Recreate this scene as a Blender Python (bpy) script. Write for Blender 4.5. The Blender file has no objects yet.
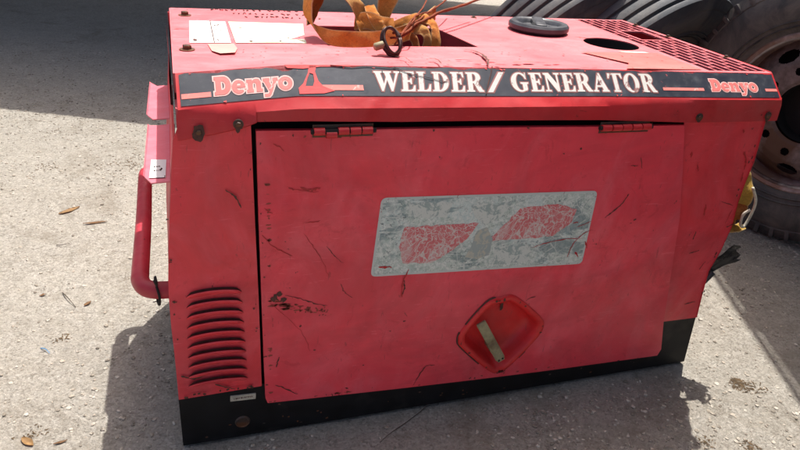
import bpy, bmesh, math, random
from mathutils import Vector, Matrix, noise
from mathutils.geometry import tessellate_polygon
random.seed(11)
SC = bpy.context.scene
# ------------------------------------------------------------------ camera, sky, sun, exposure
cam = bpy.data.objects.new('camera', bpy.data.cameras.new('camera'))
SC.collection.objects.link(cam); SC.camera = cam
cam.location = (0.0035, -1.190, 1.2206)
cam.rotation_euler = (1.0867, -0.0822, -0.3108)
cam.data.sensor_width = 36.0
cam.data.lens = 29.39
cam.data.clip_start = 0.02; cam.data.clip_end = 500.0
LDIR = Vector((-0.23, -0.35, -1.0)).normalized()          # direction the sunlight travels
W = bpy.data.worlds.new('World'); SC.world = W; W.use_nodes = True
wn = W.node_tree
bg = wn.nodes['Background']
sky = wn.nodes.new('ShaderNodeTexSky'); sky.sky_type = 'NISHITA'; sky.sun_disc = False
sky.sun_elevation = math.radians(67.3); sky.sun_rotation = math.atan2(0.23, 0.35)
sky.air_density = 0.7; sky.dust_density = 6.0; sky.ozone_density = 0.3
wn.links.new(sky.outputs[0], bg.inputs[0]); bg.inputs[1].default_value = 0.15
sun = bpy.data.objects.new('sun', bpy.data.lights.new('sun', 'SUN')); SC.collection.objects.link(sun)
sun.data.energy = 5.0; sun.data.angle = math.radians(0.55); sun.data.color = (1.0, 0.965, 0.91)
sun.rotation_euler = LDIR.to_track_quat('-Z', 'Y').to_euler()
sun.location = (2, 3, 8)
SC.view_settings.view_transform = 'Standard'; SC.view_settings.look = 'None'
SC.view_settings.exposure = 0.48; SC.view_settings.gamma = 1.0; SC.view_settings.use_curve_mapping = False

# ------------------------------------------------------------------ object helpers
def link(o): SC.collection.objects.link(o); return o
def tag(o, label=None, cat=None, group=None, kind=None):
    if label: o['label'] = label
    if cat: o['category'] = cat
    if group: o['group'] = group
    if kind: o['kind'] = kind
    return o
ROOTLOC = {}
def empty(name, loc, label, cat, group=None):
    o = link(bpy.data.objects.new(name, None)); o.location = loc; ROOTLOC[o.name] = Vector(loc)
    o.empty_display_size = 0.1
    return tag(o, label, cat, group)
def worldloc(o):
    v = Vector((0, 0, 0))
    while o: v = v + o.location; o = o.parent
    return v
def obj(name, bm, mats, parent=None, smooth=False, angle=None, label=None, loc=None):
    """bm is in world coordinates; the object gets an origin at loc (or its bounds centre)."""
    me = bpy.data.meshes.new(name)
    if loc is None and len(bm.verts):
        xs = [v.co for v in bm.verts]
        loc = Vector([(min(c[i] for c in xs) + max(c[i] for c in xs)) / 2 for i in range(3)])
        if parent is None: loc.z = min(c[2] for c in xs)
    loc = Vector(loc)
    bmesh.ops.translate(bm, verts=bm.verts, vec=-loc)
    bmesh.ops.recalc_face_normals(bm, faces=bm.faces)
    bm.to_mesh(me); bm.free()
    if not isinstance(mats, (list, tuple)): mats = [mats]
    for m in mats: me.materials.append(m)
    if smooth:
        for p in me.polygons: p.use_smooth = True
        if angle:
            try: me.set_sharp_from_angle(angle=math.radians(angle))
            except Exception: pass
    o = link(bpy.data.objects.new(name, me))
    if parent is not None:
        o.parent = parent; o.location = loc - worldloc(parent)
    else: o.location = loc
    if label: o['label'] = label
    return o
def absorb(name, bm, mat, host):
    """surface marks become faces of the part they lie on"""
    off = worldloc(host); bmesh.ops.translate(bm, verts=bm.verts, vec=-off)
    me = host.data
    if mat.name not in [m.name for m in me.materials]: me.materials.append(mat)
    k = [m.name for m in me.materials].index(mat.name)
    for f in bm.faces: f.material_index = k
    t = bpy.data.meshes.new('tmp'); bm.to_mesh(t); bm.free()
    b = bmesh.new(); b.from_mesh(me); b.from_mesh(t); b.to_mesh(me); b.free(); bpy.data.meshes.remove(t)
def BM(): return bmesh.new()
def box(bm, x0, x1, y0, y1, z0, z1, M=None, bev=0.0, mi=0):
    b = bmesh.new()
    vs = [b.verts.new((x, y, z)) for x in (x0, x1) for y in (y0, y1) for z in (z0, z1)]
    for f in ((0, 1, 3, 2), (4, 6, 7, 5), (0, 4, 5, 1), (2, 3, 7, 6), (0, 2, 6, 4), (1, 5, 7, 3)):
        b.faces.new([vs[i] for i in f])
    if bev: bmesh.ops.bevel(b, geom=list(b.edges), offset=bev, segments=2, affect='EDGES', profile=0.5)
    for f in b.faces: f.material_index = mi
    if M: bmesh.ops.transform(b, matrix=M, verts=b.verts)
    merge(bm, b)
def merge(bm, b):
    me = bpy.data.meshes.new('tmp'); b.to_mesh(me); b.free(); bm.from_mesh(me); bpy.data.meshes.remove(me)
def catmull(pts, n=8):
    P = [Vector(p) for p in pts]; out = []
    for i in range(len(P) - 1):
        p0 = P[i - 1] if i else 2 * P[0] - P[1]; p1 = P[i]; p2 = P[i + 1]
        p3 = P[i + 2] if i + 2 < len(P) else 2 * P[-1] - P[-2]
        for k in range(n):
            t = k / n
            out.append(0.5 * ((2 * p1) + (p2 - p0) * t + (2 * p0 - 5 * p1 + 4 * p2 - p3) * t * t + (3 * p1 - p0 - 3 * p2 + p3) * t ** 3))
    out.append(P[-1]); return out
def tube(bm, pts, r, seg=10, cap=True, taper=None, mi=0):
    P = [Vector(p) for p in pts]; rings = []; up = None
    for i, p in enumerate(P):
        d = ((P[i + 1] - p) if i < len(P) - 1 else (p - P[i - 1]))
        if 0 < i < len(P) - 1: d = (P[i + 1] - P[i - 1])
        d.normalize()
        if up is None: up = d.orthogonal().normalized()
        up = (up - d * up.dot(d)).normalized(); s = d.cross(up)
        rr = r * (taper(i / (len(P) - 1)) if taper else 1)
        rings.append([bm.verts.new(p + rr * (math.cos(a) * up + math.sin(a) * s)) for a in [2 * math.pi * k / seg for k in range(seg)]])
    for a, b in zip(rings, rings[1:]):
        for k in range(seg):
            f = bm.faces.new((a[k], a[(k + 1) % seg], b[(k + 1) % seg], b[k])); f.material_index = mi
    if cap:
        for q in (rings[0][::-1], rings[-1]):
            f = bm.faces.new(q); f.material_index = mi
def ribbon(bm, ctrl, thick=0.0022, n=8, cross=5, cup=0.0, mi=0, wav=0.0):
    """ctrl: list of (point, widthvector); a webbing strip with thickness"""
    P = catmull([c[0] for c in ctrl], n); Wd = catmull([c[1] for c in ctrl], n); R = []
    uvl = bm.loops.layers.uv.verify(); UV = {}; acc = 0.0
    for i, (p, w) in enumerate(zip(P, Wd)):
        d = (P[min(i + 1, len(P) - 1)] - P[max(i - 1, 0)]).normalized()
        nn = d.cross(w).normalized() if w.length > 1e-6 else Vector((0, 0, 1))
        row = []; acc += (p - P[max(0, i - 1)]).length
        for s in (0.5, -0.5):
            for k in range(cross):
                u = k / (cross - 1) - 0.5
                off = cup * (1 - 4 * u * u) + wav * noise.noise(Vector((i * 0.35, u * 3, 1.7)))
                row.append(bm.verts.new(p + w * u + nn * (off + s * thick))); UV[row[-1]] = (u + .5, acc / .04)
        R.append(row)
    for a, b in zip(R, R[1:]):
        for k in range(cross - 1):
            bm.faces.new((a[k], a[k + 1], b[k + 1], b[k])).material_index = mi
            j = cross + k
            bm.faces.new((a[j], b[j], b[j + 1], a[j + 1])).material_index = mi
        for k in (0, cross - 1):
            bm.faces.new((a[k], b[k], b[cross + k], a[cross + k])).material_index = mi
    for f in bm.faces:
        for lp_ in f.loops:
            if lp_.vert in UV: lp_[uvl].uv = UV[lp_.vert]
def poly_sheet(bm, outer, holes, f, thick=None, mi=0):
    """outer/holes: lists of 2D points; f maps (u, v) to a 3D point; thick: vector for a back face and rim"""
    loops = [outer] + list(holes)
    tris = tessellate_polygon([[Vector((a, b, 0)) for a, b in L] for L in loops])
    flat = [q for L in loops for q in L]
    vs = [bm.verts.new(f(a, b)) for a, b in flat]
    for t in tris:
        try: bm.faces.new([vs[i] for i in t]).material_index = mi
        except ValueError: pass
    if thick is not None:
        th = Vector(thick)
        vb = [bm.verts.new(v.co + th) for v in vs]
        for t in tris:
            try: bm.faces.new([vb[i] for i in t[::-1]]).material_index = mi
            except ValueError: pass
        k = 0
        for L in loops:
            n = len(L)
            for i in range(n):
                a, b = k + i, k + (i + 1) % n
                bm.faces.new((vs[a], vs[b], vb[b], vb[a])).material_index = mi
            k += n
def lathe(bm, prof, C, ax, seg=96, mi=0, closed=False, jit=None):
    """prof: list of (r, a) with a along axis ax"""
    ax = Vector(ax).normalized(); u = ax.orthogonal().normalized(); v = ax.cross(u); C = Vector(C); rings = []
    for i in range(seg):
        t = 2 * math.pi * i / seg; e = math.cos(t) * u + math.sin(t) * v
        rings.append([bm.verts.new(C + e * r + ax * a) for r, a in prof])
    m = len(prof)
    for i in range(seg):
        A = rings[i]; B = rings[(i + 1) % seg]
        for k in range(m if closed else m - 1):
            bm.faces.new((A[k], A[(k + 1) % m], B[(k + 1) % m], B[k])).material_index = mi
def disc(bm, C, ax, r, h, seg=20, bev=0.0, mi=0):
    pr = [(0.0001, h), (r - bev, h), (r, h - bev), (r, 0)]
    lathe(bm, pr, C, ax, seg, mi)

# ------------------------------------------------------------------ material helpers
class Mat:
    def __init__(s, name):
        s.m = bpy.data.materials.new(name); s.m.use_nodes = True; s.t = s.m.node_tree
        s.b = s.t.nodes['Principled BSDF']; s.co = s.n('ShaderNodeTexCoord'); s.geo = None
    def n(s, kind, **kw):
        x = s.t.nodes.new(kind)
        for k, v in kw.items(): setattr(x, k, v)
        return x
    def l(s, a, b): s.t.links.new(a, b)
    def noise(s, scale, detail=4, rough=0.6, vec=(1, 1, 1), dist=0.0, world=True):
        x = s.n('ShaderNodeTexNoise'); x.inputs['Scale'].default_value = scale; x.inputs['Detail'].default_value = detail
        x.inputs['Roughness'].default_value = rough; x.inputs['Distortion'].default_value = dist
        s.l(s.pos(vec), x.inputs['Vector']); return x.outputs['Fac']
    def pos(s, vec=(1, 1, 1), off=(0, 0, 0), rot=(0, 0, 0)):
        mp = s.n('ShaderNodeMapping'); mp.inputs['Scale'].default_value = vec; mp.inputs['Location'].default_value = off
        mp.inputs['Rotation'].default_value = rot
        s.l(s.co.outputs['Object'], mp.inputs['Vector']); return mp.outputs[0]
    def vor(s, scale, feature='F1', vec=(1, 1, 1), out='Distance'):
        x = s.n('ShaderNodeTexVoronoi', feature=feature); x.inputs['Scale'].default_value = scale
        s.l(s.pos(vec), x.inputs['Vector']); return x.outputs[out]
    def ramp(s, fac, stops):
        x = s.n('ShaderNodeValToRGB'); e = x.color_ramp.elements
        while len(e) < len(stops): e.new(0.5)
        for q, (p, c) in zip(e, stops):
            q.position = p; q.color = (c, c, c, 1) if not hasattr(c, '__len__') else (*c, 1)
        s.l(fac, x.inputs[0]); return x.outputs[0]
    def mix(s, fac, a, b, mode='MIX'):
        x = s.n('ShaderNodeMix', data_type='RGBA', blend_type=mode)
        for v, i in ((fac, 0), (a, 6), (b, 7)):
            if hasattr(v, 'links') or hasattr(v, 'is_linked'): s.l(v, x.inputs[i])
            elif i == 0: x.inputs[0].default_value = v
            else: x.inputs[i].default_value = (*v, 1) if len(v) == 3 else v
        return x.outputs[2]
    def math(s, op, a, b=None):
        x = s.n('ShaderNodeMath', operation=op)
        for i, v in enumerate((a, b)):
            if v is None: continue
            if hasattr(v, 'is_linked'): s.l(v, x.inputs[i])
            else: x.inputs[i].default_value = v
        return x.outputs[0]
    def bump(s, h, strength=0.3, dist=0.01, prev=None):
        x = s.n('ShaderNodeBump'); x.inputs['Strength'].default_value = strength; x.inputs['Distance'].default_value = dist
        s.l(h, x.inputs['Height'])
        if prev is not None: s.l(prev, x.inputs['Normal'])
        return x.outputs[0]
    def fin(s, col=None, rough=None, normal=None, metal=None, spec=None):
        for v, k in ((col, 'Base Color'), (rough, 'Roughness'), (normal, 'Normal'), (metal, 'Metallic'), (spec, 'Specular IOR Level')):
            if v is None: continue
            i = s.b.inputs[k]
            if hasattr(v, 'is_linked'): s.l(v, i)
            elif hasattr(v, '__len__'): i.default_value = (*v, 1)
            else: i.default_value = v
        return s.m

def _p(): pass
def paint(name, c1, c2, fade, chip=(0.05, 0.018, 0.012), fadeamt=0.5, chipth=0.70, rough=0.42, seed=0.0, grime=0.35):
    m = Mat(name)
    n1 = m.noise(2.2, 5, 0.6); n2 = m.noise(9, 6, 0.65, dist=0.6); n3 = m.noise(60, 4, 0.7)
    c = m.mix(m.ramp(n1, [(0.35, 0.0), (0.65, 1.0)]), c1, c2)
    streak = m.noise(5, 5, 0.62, (1.2, 3.0, 0.8), 1.4)
    c = m.mix(m.math('MULTIPLY', m.ramp(streak, [(0.45, 0.0), (0.72, 1.0)]), fadeamt), c, fade)
    c = m.mix(m.math('MULTIPLY', m.ramp(n2, [(0.5, 0.0), (0.68, 1.0)]), 0.35), c, (c2[0] * 1.05, c2[1] * 0.8, c2[2] * 0.8))
    # horizontal weathering blotches and darker rubbed places
    c = m.mix(m.math('MULTIPLY', m.ramp(m.noise(3.0, 4, 0.6, (0.7, 1, 1.6), 1.0), [(0.48, 0.0), (0.62, 1.0)]), 0.45), c, (c1[0] * .78, c1[1] * .7, c1[2] * .75))
    c = m.mix(m.math('MULTIPLY', m.ramp(m.noise(13, 6, 0.75, (1, 1, 1), 1.6), [(0.58, 0.0), (0.66, 1.0)]), 0.30), c, (c1[0] * .62, c1[1] * .4, c1[2] * .4))
    # soft grime film
    g = m.math('MULTIPLY', m.ramp(m.noise(3.3, 7, 0.7, (1, 1, 1), 1.5), [(0.42, 0.0), (0.75, 1.0)]), grime)
    c = m.mix(g, c, (0.26, 0.045, 0.05))
    # fine scuffs, long thin
    sc = m.noise(26, 3, 0.5, (0.5, 1, 5.0), 1.8)
    c = m.mix(m.math('MULTIPLY', m.ramp(sc, [(0.66, 0.0), (0.70, 1.0)]), 0.35), c, fade)
    sc2 = m.noise(18, 3, 0.5, (4.0, 1, 0.7), 2.2)
    c = m.mix(m.math('MULTIPLY', m.ramp(sc2, [(0.69, 0.0), (0.72, 1.0)]), 0.4), c, (0.25, 0.03, 0.03))
    # paint chips down to dark rust
    ch = m.math('MULTIPLY', m.ramp(m.noise(34, 6, 0.75, dist=0.8), [(chipth, 0.0), (chipth + 0.015, 1.0)]),
                m.ramp(m.noise(4.5, 2, 0.5), [(0.50, 0.0), (0.58, 1.0)]))
    c = m.mix(ch, c, chip)
    r = m.ramp(n2, [(0.3, rough - 0.08), (0.7, rough + 0.18)])
    nb = m.bump(m.noise(3.2, 3, 0.45, dist=0.4), 0.9, 0.035)
    nb = m.bump(n3, 0.10, 0.002, nb)
    return m.fin(c, r, nb, spec=0.4)

def plain(name, c, rough=0.6, var=0.25, metal=0.0, scale=20, bumpd=0.002, bs=0.3, spec=0.5, rust=None, rustth=0.55):
    m = Mat(name)
    n1 = m.noise(scale, 6, 0.65); n2 = m.noise(scale * 0.2, 4, 0.6)
    a = tuple(x * (1 - var) for x in c); b = tuple(min(1, x * (1 + var)) for x in c)
    col = m.mix(m.ramp(n1, [(0.3, 0.0), (0.7, 1.0)]), a, b)
    if rust: col = m.mix(m.ramp(n2, [(rustth - 0.06, 0.0), (rustth + 0.06, 1.0)]), col, rust)
    r = m.ramp(n1, [(0.3, max(0.05, rough - 0.1)), (0.7, min(1, rough + 0.1))])
    return m.fin(col, r, m.bump(n1, bs, bumpd), metal, spec)

RED1, RED2, REDF = (0.74, 0.040, 0.062), (0.84, 0.068, 0.098), (0.86, 0.15, 0.19)
M_door = paint('red_paint_door', RED1, RED2, REDF, fadeamt=0.5, chipth=0.66)
M_panel = paint('red_paint_panel', (0.66, 0.030, 0.042), (0.78, 0.058, 0.078), REDF, fadeamt=0.40, chipth=0.64)
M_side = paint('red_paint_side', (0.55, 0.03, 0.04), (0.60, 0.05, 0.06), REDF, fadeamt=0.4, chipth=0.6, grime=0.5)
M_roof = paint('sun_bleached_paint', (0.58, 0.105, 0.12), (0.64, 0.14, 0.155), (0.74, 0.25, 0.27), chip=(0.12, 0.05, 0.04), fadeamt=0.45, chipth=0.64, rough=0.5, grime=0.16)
M_roofpatch = paint('less_bleached_paint', (0.66, 0.10, 0.09), (0.68, 0.13, 0.11), (0.70, 0.22, 0.20), fadeamt=0.4, chipth=0.62, rough=0.5, grime=0.1)
M_lip = paint('red_paint_lip', (0.50, 0.016, 0.020), (0.56, 0.028, 0.034), (0.64, 0.08, 0.09), fadeamt=0.3, chipth=0.66)
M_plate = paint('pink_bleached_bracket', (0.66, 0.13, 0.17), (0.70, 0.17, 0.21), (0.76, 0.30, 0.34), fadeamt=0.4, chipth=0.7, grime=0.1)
M_tube = paint('red_paint_tube', (0.40, 0.018, 0.034), (0.50, 0.035, 0.055), (0.6, 0.12, 0.13), fadeamt=0.3, chipth=0.64)
M_dishred = paint('red_paint_dish', (0.66, 0.014, 0.016), (0.70, 0.022, 0.022), (0.6, 0.05, 0.05), fadeamt=0.3, chipth=0.66, grime=0.4)
M_black = plain('black_skid_paint', (0.007, 0.007, 0.008), 0.6, 0.6, scale=22, spec=.25, rust=(0.034, 0.029, 0.025), rustth=0.60)
M_gap = plain('dark_cavity', (0.012, 0.009, 0.008), 0.9, 0.4)
M_inner = plain('dark_red_interior', (0.30, 0.02, 0.03), 0.6, 0.3, rust=(0.10, 0.03, 0.02), rustth=0.6)
M_steel = plain('dark_rusty_steel', (0.06, 0.045, 0.04), 0.6, 0.5, 0.3, 60, rust=(0.13, 0.05, 0.02), rustth=0.5)
M_chip_shade = plain('chipped_metal_and_slot_shade', (0.085, 0.03, 0.022), 0.8, 0.5, scale=90)  # chips and dark marks, also the painted shade of the louvre slots
M_deepred = plain('exposed_red_undercoat', (0.42, 0.015, 0.018), 0.6, 0.3, scale=60)
M_scrape = plain('scraped_red_paint', (0.62, 0.05, 0.05), 0.6, 0.25, scale=80)
M_pinkscratch = plain('pink_scratch', (0.75, 0.22, 0.22), 0.7, 0.2, scale=80)
M_lever = plain('khaki_lever_metal', (0.30, 0.26, 0.15), 0.6, 0.3, 0.2, 60, rust=(0.16, 0.11, 0.06), rustth=0.58)
M_ltgrey = plain('plate_grey', (0.45, 0.42, 0.34), 0.6, 0.4, scale=50)

def band_mat():
    m = Mat('navy_black_band_decal')
    n = m.noise(40, 6, 0.7); n2 = m.noise(6, 5, 0.6)
    c = m.mix(m.ramp(n2, [(0.35, 0.0), (0.7, 1.0)]), (0.010, 0.014, 0.024), (0.030, 0.034, 0.050))
    c = m.mix(m.math('MULTIPLY', m.ramp(n, [(0.55, 0.0), (0.7, 1.0)]), 0.5), c, (0.07, 0.075, 0.09))
    c = m.mix(m.ramp(m.noise(55, 4, 0.7, dist=1.0), [(0.70, 0.0), (0.715, 1.0)]), c, (0.55, 0.07, 0.07))
    return m.fin(c, m.ramp(n, [(0.3, 0.35), (0.7, 0.6)]), m.bump(n, 0.2, 0.001))
M_band = band_mat()
def letter_mat(name, c, c2, wear=(0.10, 0.05, 0.05), th=0.68):
    m = Mat(name)
    c_ = m.mix(m.noise(30, 4, 0.6), c, c2)
    c_ = m.mix(m.ramp(m.noise(48, 5, 0.75, (1, 1, 1), 1.0), [(th, 0.0), (th + 0.03, 1.0)]), c_, wear)
    return m.fin(c_, 0.6, m.bump(m.noise(90, 3), 0.1, 0.001))
M_white = letter_mat('white_lettering', (0.47, 0.46, 0.42), (0.64, 0.62, 0.58), (0.25, 0.12, 0.11), 0.60)
M_letpink = letter_mat('pink_letter_outline', (0.78, 0.40, 0.36), (0.86, 0.55, 0.50), (0.3, 0.1, 0.1), 0.66)
M_letred = letter_mat('red_letter_fill', (0.62, 0.10, 0.09), (0.68, 0.2, 0.18), (0.75, 0.4, 0.38), 0.62)
M_letout = letter_mat('brown_red_letter_edge', (0.20, 0.05, 0.045), (0.28, 0.10, 0.09), (0.05, 0.02, 0.02), 0.62)
M_stripe = letter_mat('salmon_stripe', (0.72, 0.14, 0.12), (0.78, 0.24, 0.20), (0.8, 0.45, 0.4), 0.62)

def sticker_mat():
    m = Mat('peeling_silver_sticker')
    big = m.noise(5.5, 5, 0.65, dist=0.7)
    c = m.ramp(big, [(0.30, (0.30, 0.40, 0.41)), (0.44, (0.52, 0.60, 0.58)), (0.52, (0.40, 0.47, 0.43)), (0.62, (0.54, 0.60, 0.54)), (0.72, (0.27, 0.35, 0.36))])
    sp = m.noise(85, 6, 0.85, dist=0.7)
    c = m.mix(m.math('MULTIPLY', m.ramp(sp, [(0.49, 0.0), (0.53, 1.0)]), 0.9), c, (0.66, 0.68, 0.64))
    c = m.mix(m.math('MULTIPLY', m.ramp(m.noise(7, 5, 0.7, (1, 1, 2.5), 1.0), [(0.52, 0.0), (0.58, 1.0)]), 0.6), c, (0.10, 0.17, 0.19))
    sp2 = m.noise(130, 6, 0.85, dist=0.8)
    c = m.mix(m.math('MULTIPLY', m.ramp(sp2, [(0.54, 0.0), (0.60, 1.0)]), m.ramp(m.noise(11, 3, 0.6), [(0.4, 0.25), (0.6, 1.0)])), c, (0.09, 0.12, 0.13))
    cr = m.vor(30, 'DISTANCE_TO_EDGE', (1, 1, 1))
    c = m.mix(m.math('MULTIPLY', m.ramp(cr, [(0.0, 1.0), (0.05, 0.0)]), m.ramp(m.noise(9, 3, 0.6), [(0.45, 0.0), (0.6, 0.8)])), c, (0.66, 0.67, 0.63))
    return m.fin(c, m.ramp(sp, [(0.3, 0.3), (0.7, 0.7)]), m.bump(sp, 0.3, 0.001))
M_sticker = sticker_mat()
def redprint_mat():
    m = Mat('cracked_red_print')
    c = m.mix(m.noise(20, 4, 0.6), (0.55, 0.06, 0.08), (0.64, 0.22, 0.22))
    c = m.mix(m.math('MULTIPLY', m.ramp(m.noise(10, 5, 0.7, (1, 1, 1), 0.8), [(0.52, 0.0), (0.66, 1.0)]), 0.55), c, (0.58, 0.58, 0.55))
    d = m.n('ShaderNodeTexNoise'); d.inputs['Scale'].default_value = 14; d.inputs['Detail'].default_value = 3
    m.l(m.pos(), d.inputs['Vector'])
    mp = m.mix(0.12, m.pos(), d.outputs['Color'], 'ADD')
    for sc, w in ((34, 0.05), (62, 0.05)):
        v = m.n('ShaderNodeTexVoronoi', feature='DISTANCE_TO_EDGE'); v.inputs['Scale'].default_value = sc
        m.l(mp, v.inputs['Vector'])
        c = m.mix(m.ramp(v.outputs['Distance'], [(0.0, 1.0), (w, 0.0)]), c, (0.60, 0.55, 0.52))
    sp = m.noise(110, 6, 0.85, dist=0.6)
    c = m.mix(m.ramp(sp, [(0.57, 0.0), (0.60, 0.9)]), c, (0.60, 0.61, 0.58))
    return m.fin(c, 0.55, m.bump(sp, 0.3, 0.001))
M_redprint = redprint_mat()
M_border = letter_mat('sticker_border', (0.45, 0.48, 0.46), (0.60, 0.62, 0.59), (0.35, 0.2, 0.2), 0.60)
M_photo = letter_mat('faded_beige_print', (0.44, 0.40, 0.31), (0.50, 0.49, 0.42), (0.33, 0.37, 0.36), 0.45)
M_teal = letter_mat('faded_teal_print', (0.26, 0.33, 0.33), (0.40, 0.45, 0.42), (0.58, 0.60, 0.56), 0.47)

def paper_mat(name, c, c2, stain):
    m = Mat(name)
    k = m.mix(m.noise(12, 4, 0.6), c, c2)
    k = m.mix(m.math('MULTIPLY', m.ramp(m.noise(9, 6, 0.75, dist=1.5), [(0.58, 0.0), (0.66, 1.0)]), 0.5), k, stain)
    k = m.mix(m.ramp(m.noise(70, 4, 0.7), [(0.70, 0.0), (0.72, 0.8)]), k, (0.2, 0.16, 0.12))
    return m.fin(k, 0.6)
M_paper = paper_mat('white_roof_sticker', (0.62, 0.61, 0.58), (0.70, 0.69, 0.66), (0.70, 0.62, 0.48))
M_cream = paper_mat('cream_roof_sticker', (0.64, 0.58, 0.40), (0.70, 0.66, 0.50), (0.50, 0.34, 0.18))
M_peel = paper_mat('peeled_label_residue', (0.58, 0.20, 0.18), (0.64, 0.34, 0.28), (0.45, 0.14, 0.13))
M_plastic = plain('grey_plastic_cap', (0.045, 0.047, 0.055), 0.38, 0.25, scale=40, bumpd=0.0005)

def web_mat(name, c1, c2, dirt):
    m = Mat(name)
    c = m.mix(m.ramp(m.noise(16, 5, 0.65), [(0.35, 0.0), (0.65, 1.0)]), c1, c2)
    c = m.mix(m.math('MULTIPLY', m.ramp(m.noise(28, 6, 0.75, dist=1.0), [(0.5, 0.0), (0.66, 1.0)]), 0.7), c, dirt)
    def uvtex(kind, scale, vec):
        mp = m.n('ShaderNodeMapping'); mp.inputs['Scale'].default_value = vec; m.l(m.co.outputs['UV'], mp.inputs['Vector'])
        x = m.n(kind); x.inputs['Scale'].default_value = scale; m.l(mp.outputs[0], x.inputs['Vector']); return x
    fib = uvtex('ShaderNodeTexNoise', 6, (9, 1.2, 1)).outputs['Fac']          # long fibres
    wv = uvtex('ShaderNodeTexWave', 2.2, (1, 6, 1)); wv.wave_type = 'BANDS'; wv.bands_direction = 'Y'
    ed = m.n('ShaderNodeSeparateXYZ'); m.l(m.co.outputs['UV'], ed.inputs[0])
    edge = m.ramp(ed.outputs[0], [(0.0, 1.0), (0.09, 0.0), (0.91, 0.0), (1.0, 1.0)])
    c = m.mix(m.math('MULTIPLY', m.ramp(fib, [(0.42, 0.0), (0.62, 1.0)]), 0.55), c, dirt)
    c = m.mix(m.math('MULTIPLY', wv.outputs['Fac'], 0.18), c, dirt)
    c = m.mix(m.math('MULTIPLY', edge, 0.55), c, (0.62, 0.48, 0.28))
    nb = m.bump(wv.outputs['Fac'], 0.6, 0.0015)
    nb = m.bump(fib, 0.5, 0.0015, nb)
    nb = m.bump(m.noise(45, 4, 0.6), 0.4, 0.002, nb)
    return m.fin(c, 0.85, nb, spec=0.2)
M_web = web_mat('orange_webbing', (0.76, 0.24, 0.035), (0.82, 0.38, 0.10), (0.42, 0.12, 0.03))
M_webdark = web_mat('dirty_brown_webbing', (0.40, 0.10, 0.02), (0.45, 0.16, 0.04), (0.15, 0.05, 0.02))
M_webtan = web_mat('worn_tan_webbing', (0.66, 0.40, 0.15), (0.70, 0.33, 0.08), (0.36, 0.17, 0.06))
M_yellow = web_mat('yellow_webbing', (0.50, 0.32, 0.05), (0.60, 0.38, 0.07), (0.2, 0.12, 0.04))
M_wire = plain('rusty_wire', (0.19, 0.042, 0.016), 0.75, 0.45, 0.0, 90, spec=.2)
M_thimble = plain('dark_iron', (0.05, 0.022, 0.018), 0.45, 0.5, 0.4, 70)

def rubber(name, c, c2, dust, amt):
    m = Mat(name)
    n = m.noise(12, 6, 0.65, dist=0.6)
    k = m.mix(m.ramp(n, [(0.3, 0.0), (0.7, 1.0)]), c, c2)
    k = m.mix(m.math('MULTIPLY', m.ramp(m.noise(5, 6, 0.7, dist=0.8), [(0.42, 0.0), (0.68, 1.0)]), amt), k, dust)
    k = m.mix(m.ramp(m.noise(120, 4, 0.7), [(0.70, 0.0), (0.73, 0.5)]), k, (0.25, 0.22, 0.2))
    nb = m.bump(m.noise(70, 5, 0.7), 0.35, 0.002)
    return m.fin(k, m.ramp(n, [(0.3, 0.5), (0.7, 0.75)]), nb, spec=0.4)
M_rubber = rubber('black_tyre_rubber', (0.040, 0.038, 0.039), (0.068, 0.063, 0.060), (0.19, 0.155, 0.13), 0.9)
M_tread = rubber('worn_grey_tread', (0.038, 0.043, 0.050), (0.080, 0.088, 0.098), (0.17, 0.155, 0.14), 0.8)
M_rim = plain('rusty_brown_rim', (0.36, 0.26, 0.24), 0.6, 0.45, 0.25, 30, rust=(0.24, 0.13, 0.09), rustth=0.54)
M_rimgrey = plain('grey_rim_dust', (0.38, 0.33, 0.29), 0.7, 0.4, 0.1, 25, rust=(0.09, 0.05, 0.04), rustth=0.52)

def ground_mat():
    m = Mat('sandy_gravel_ground')
    n0 = m.noise(0.55, 4, 0.6); n1 = m.noise(4, 7, 0.7, dist=0.4); n2 = m.noise(38, 7, 0.8); n3 = m.noise(150, 5, 0.8)
    c = m.ramp(n1, [(0.28, (0.37, 0.325, 0.26)), (0.5, (0.52, 0.465, 0.385)), (0.72, (0.63, 0.57, 0.48))])
    c = m.mix(m.math('MULTIPLY', m.ramp(n0, [(0.4, 0.0), (0.65, 1.0)]), 0.25), c, (0.31, 0.285, 0.24))
    c = m.mix(0.5, c, m.ramp(n2, [(0.32, (0.20, 0.17, 0.13)), (0.48, (0.54, 0.50, 0.43)), (0.68, (0.76, 0.71, 0.63))]))
    for sc, amt in ((95, 0.42), (210, 0.45)):      # grains, each with its own tone
        v = m.vor(sc, 'F1', out='Color')
        sep = m.n('ShaderNodeSeparateColor'); m.l(v, sep.inputs[0])
        g = m.ramp(sep.outputs[0], [(0.0, (0.16, 0.14, 0.115)), (0.25, (0.44, 0.40, 0.34)), (0.7, (0.60, 0.56, 0.49)), (1.0, (0.80, 0.76, 0.69))])
        c = m.mix(m.math('MULTIPLY', m.ramp(m.noise(14, 4, 0.6), [(0.35, 0.4), (0.65, 1.0)]), amt), c, g)
    c = m.mix(m.ramp(n3, [(0.62, 0.0), (0.72, 0.55)]), c, (0.12, 0.10, 0.08))
    c = m.mix(m.math('MULTIPLY', m.ramp(m.noise(2.2, 6, 0.75, dist=1.2), [(0.52, 0.0), (0.66, 1.0)]), 0.42), c, (0.26, 0.21, 0.15))
    d1 = m.vor(95, 'F1'); d2 = m.vor(210, 'F1')
    nb = m.bump(d1, 0.9, -0.010)
    nb = m.bump(d2, 0.8, -0.005, nb)
    nb = m.bump(n2, 1.0, 0.022, nb)
    nb = m.bump(n3, 1.0, 0.006, nb)
    nb = m.bump(n1, 0.6, 0.03, nb)
    return m.fin(c, 0.95, nb, spec=0.12)
M_ground = ground_mat()
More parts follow.
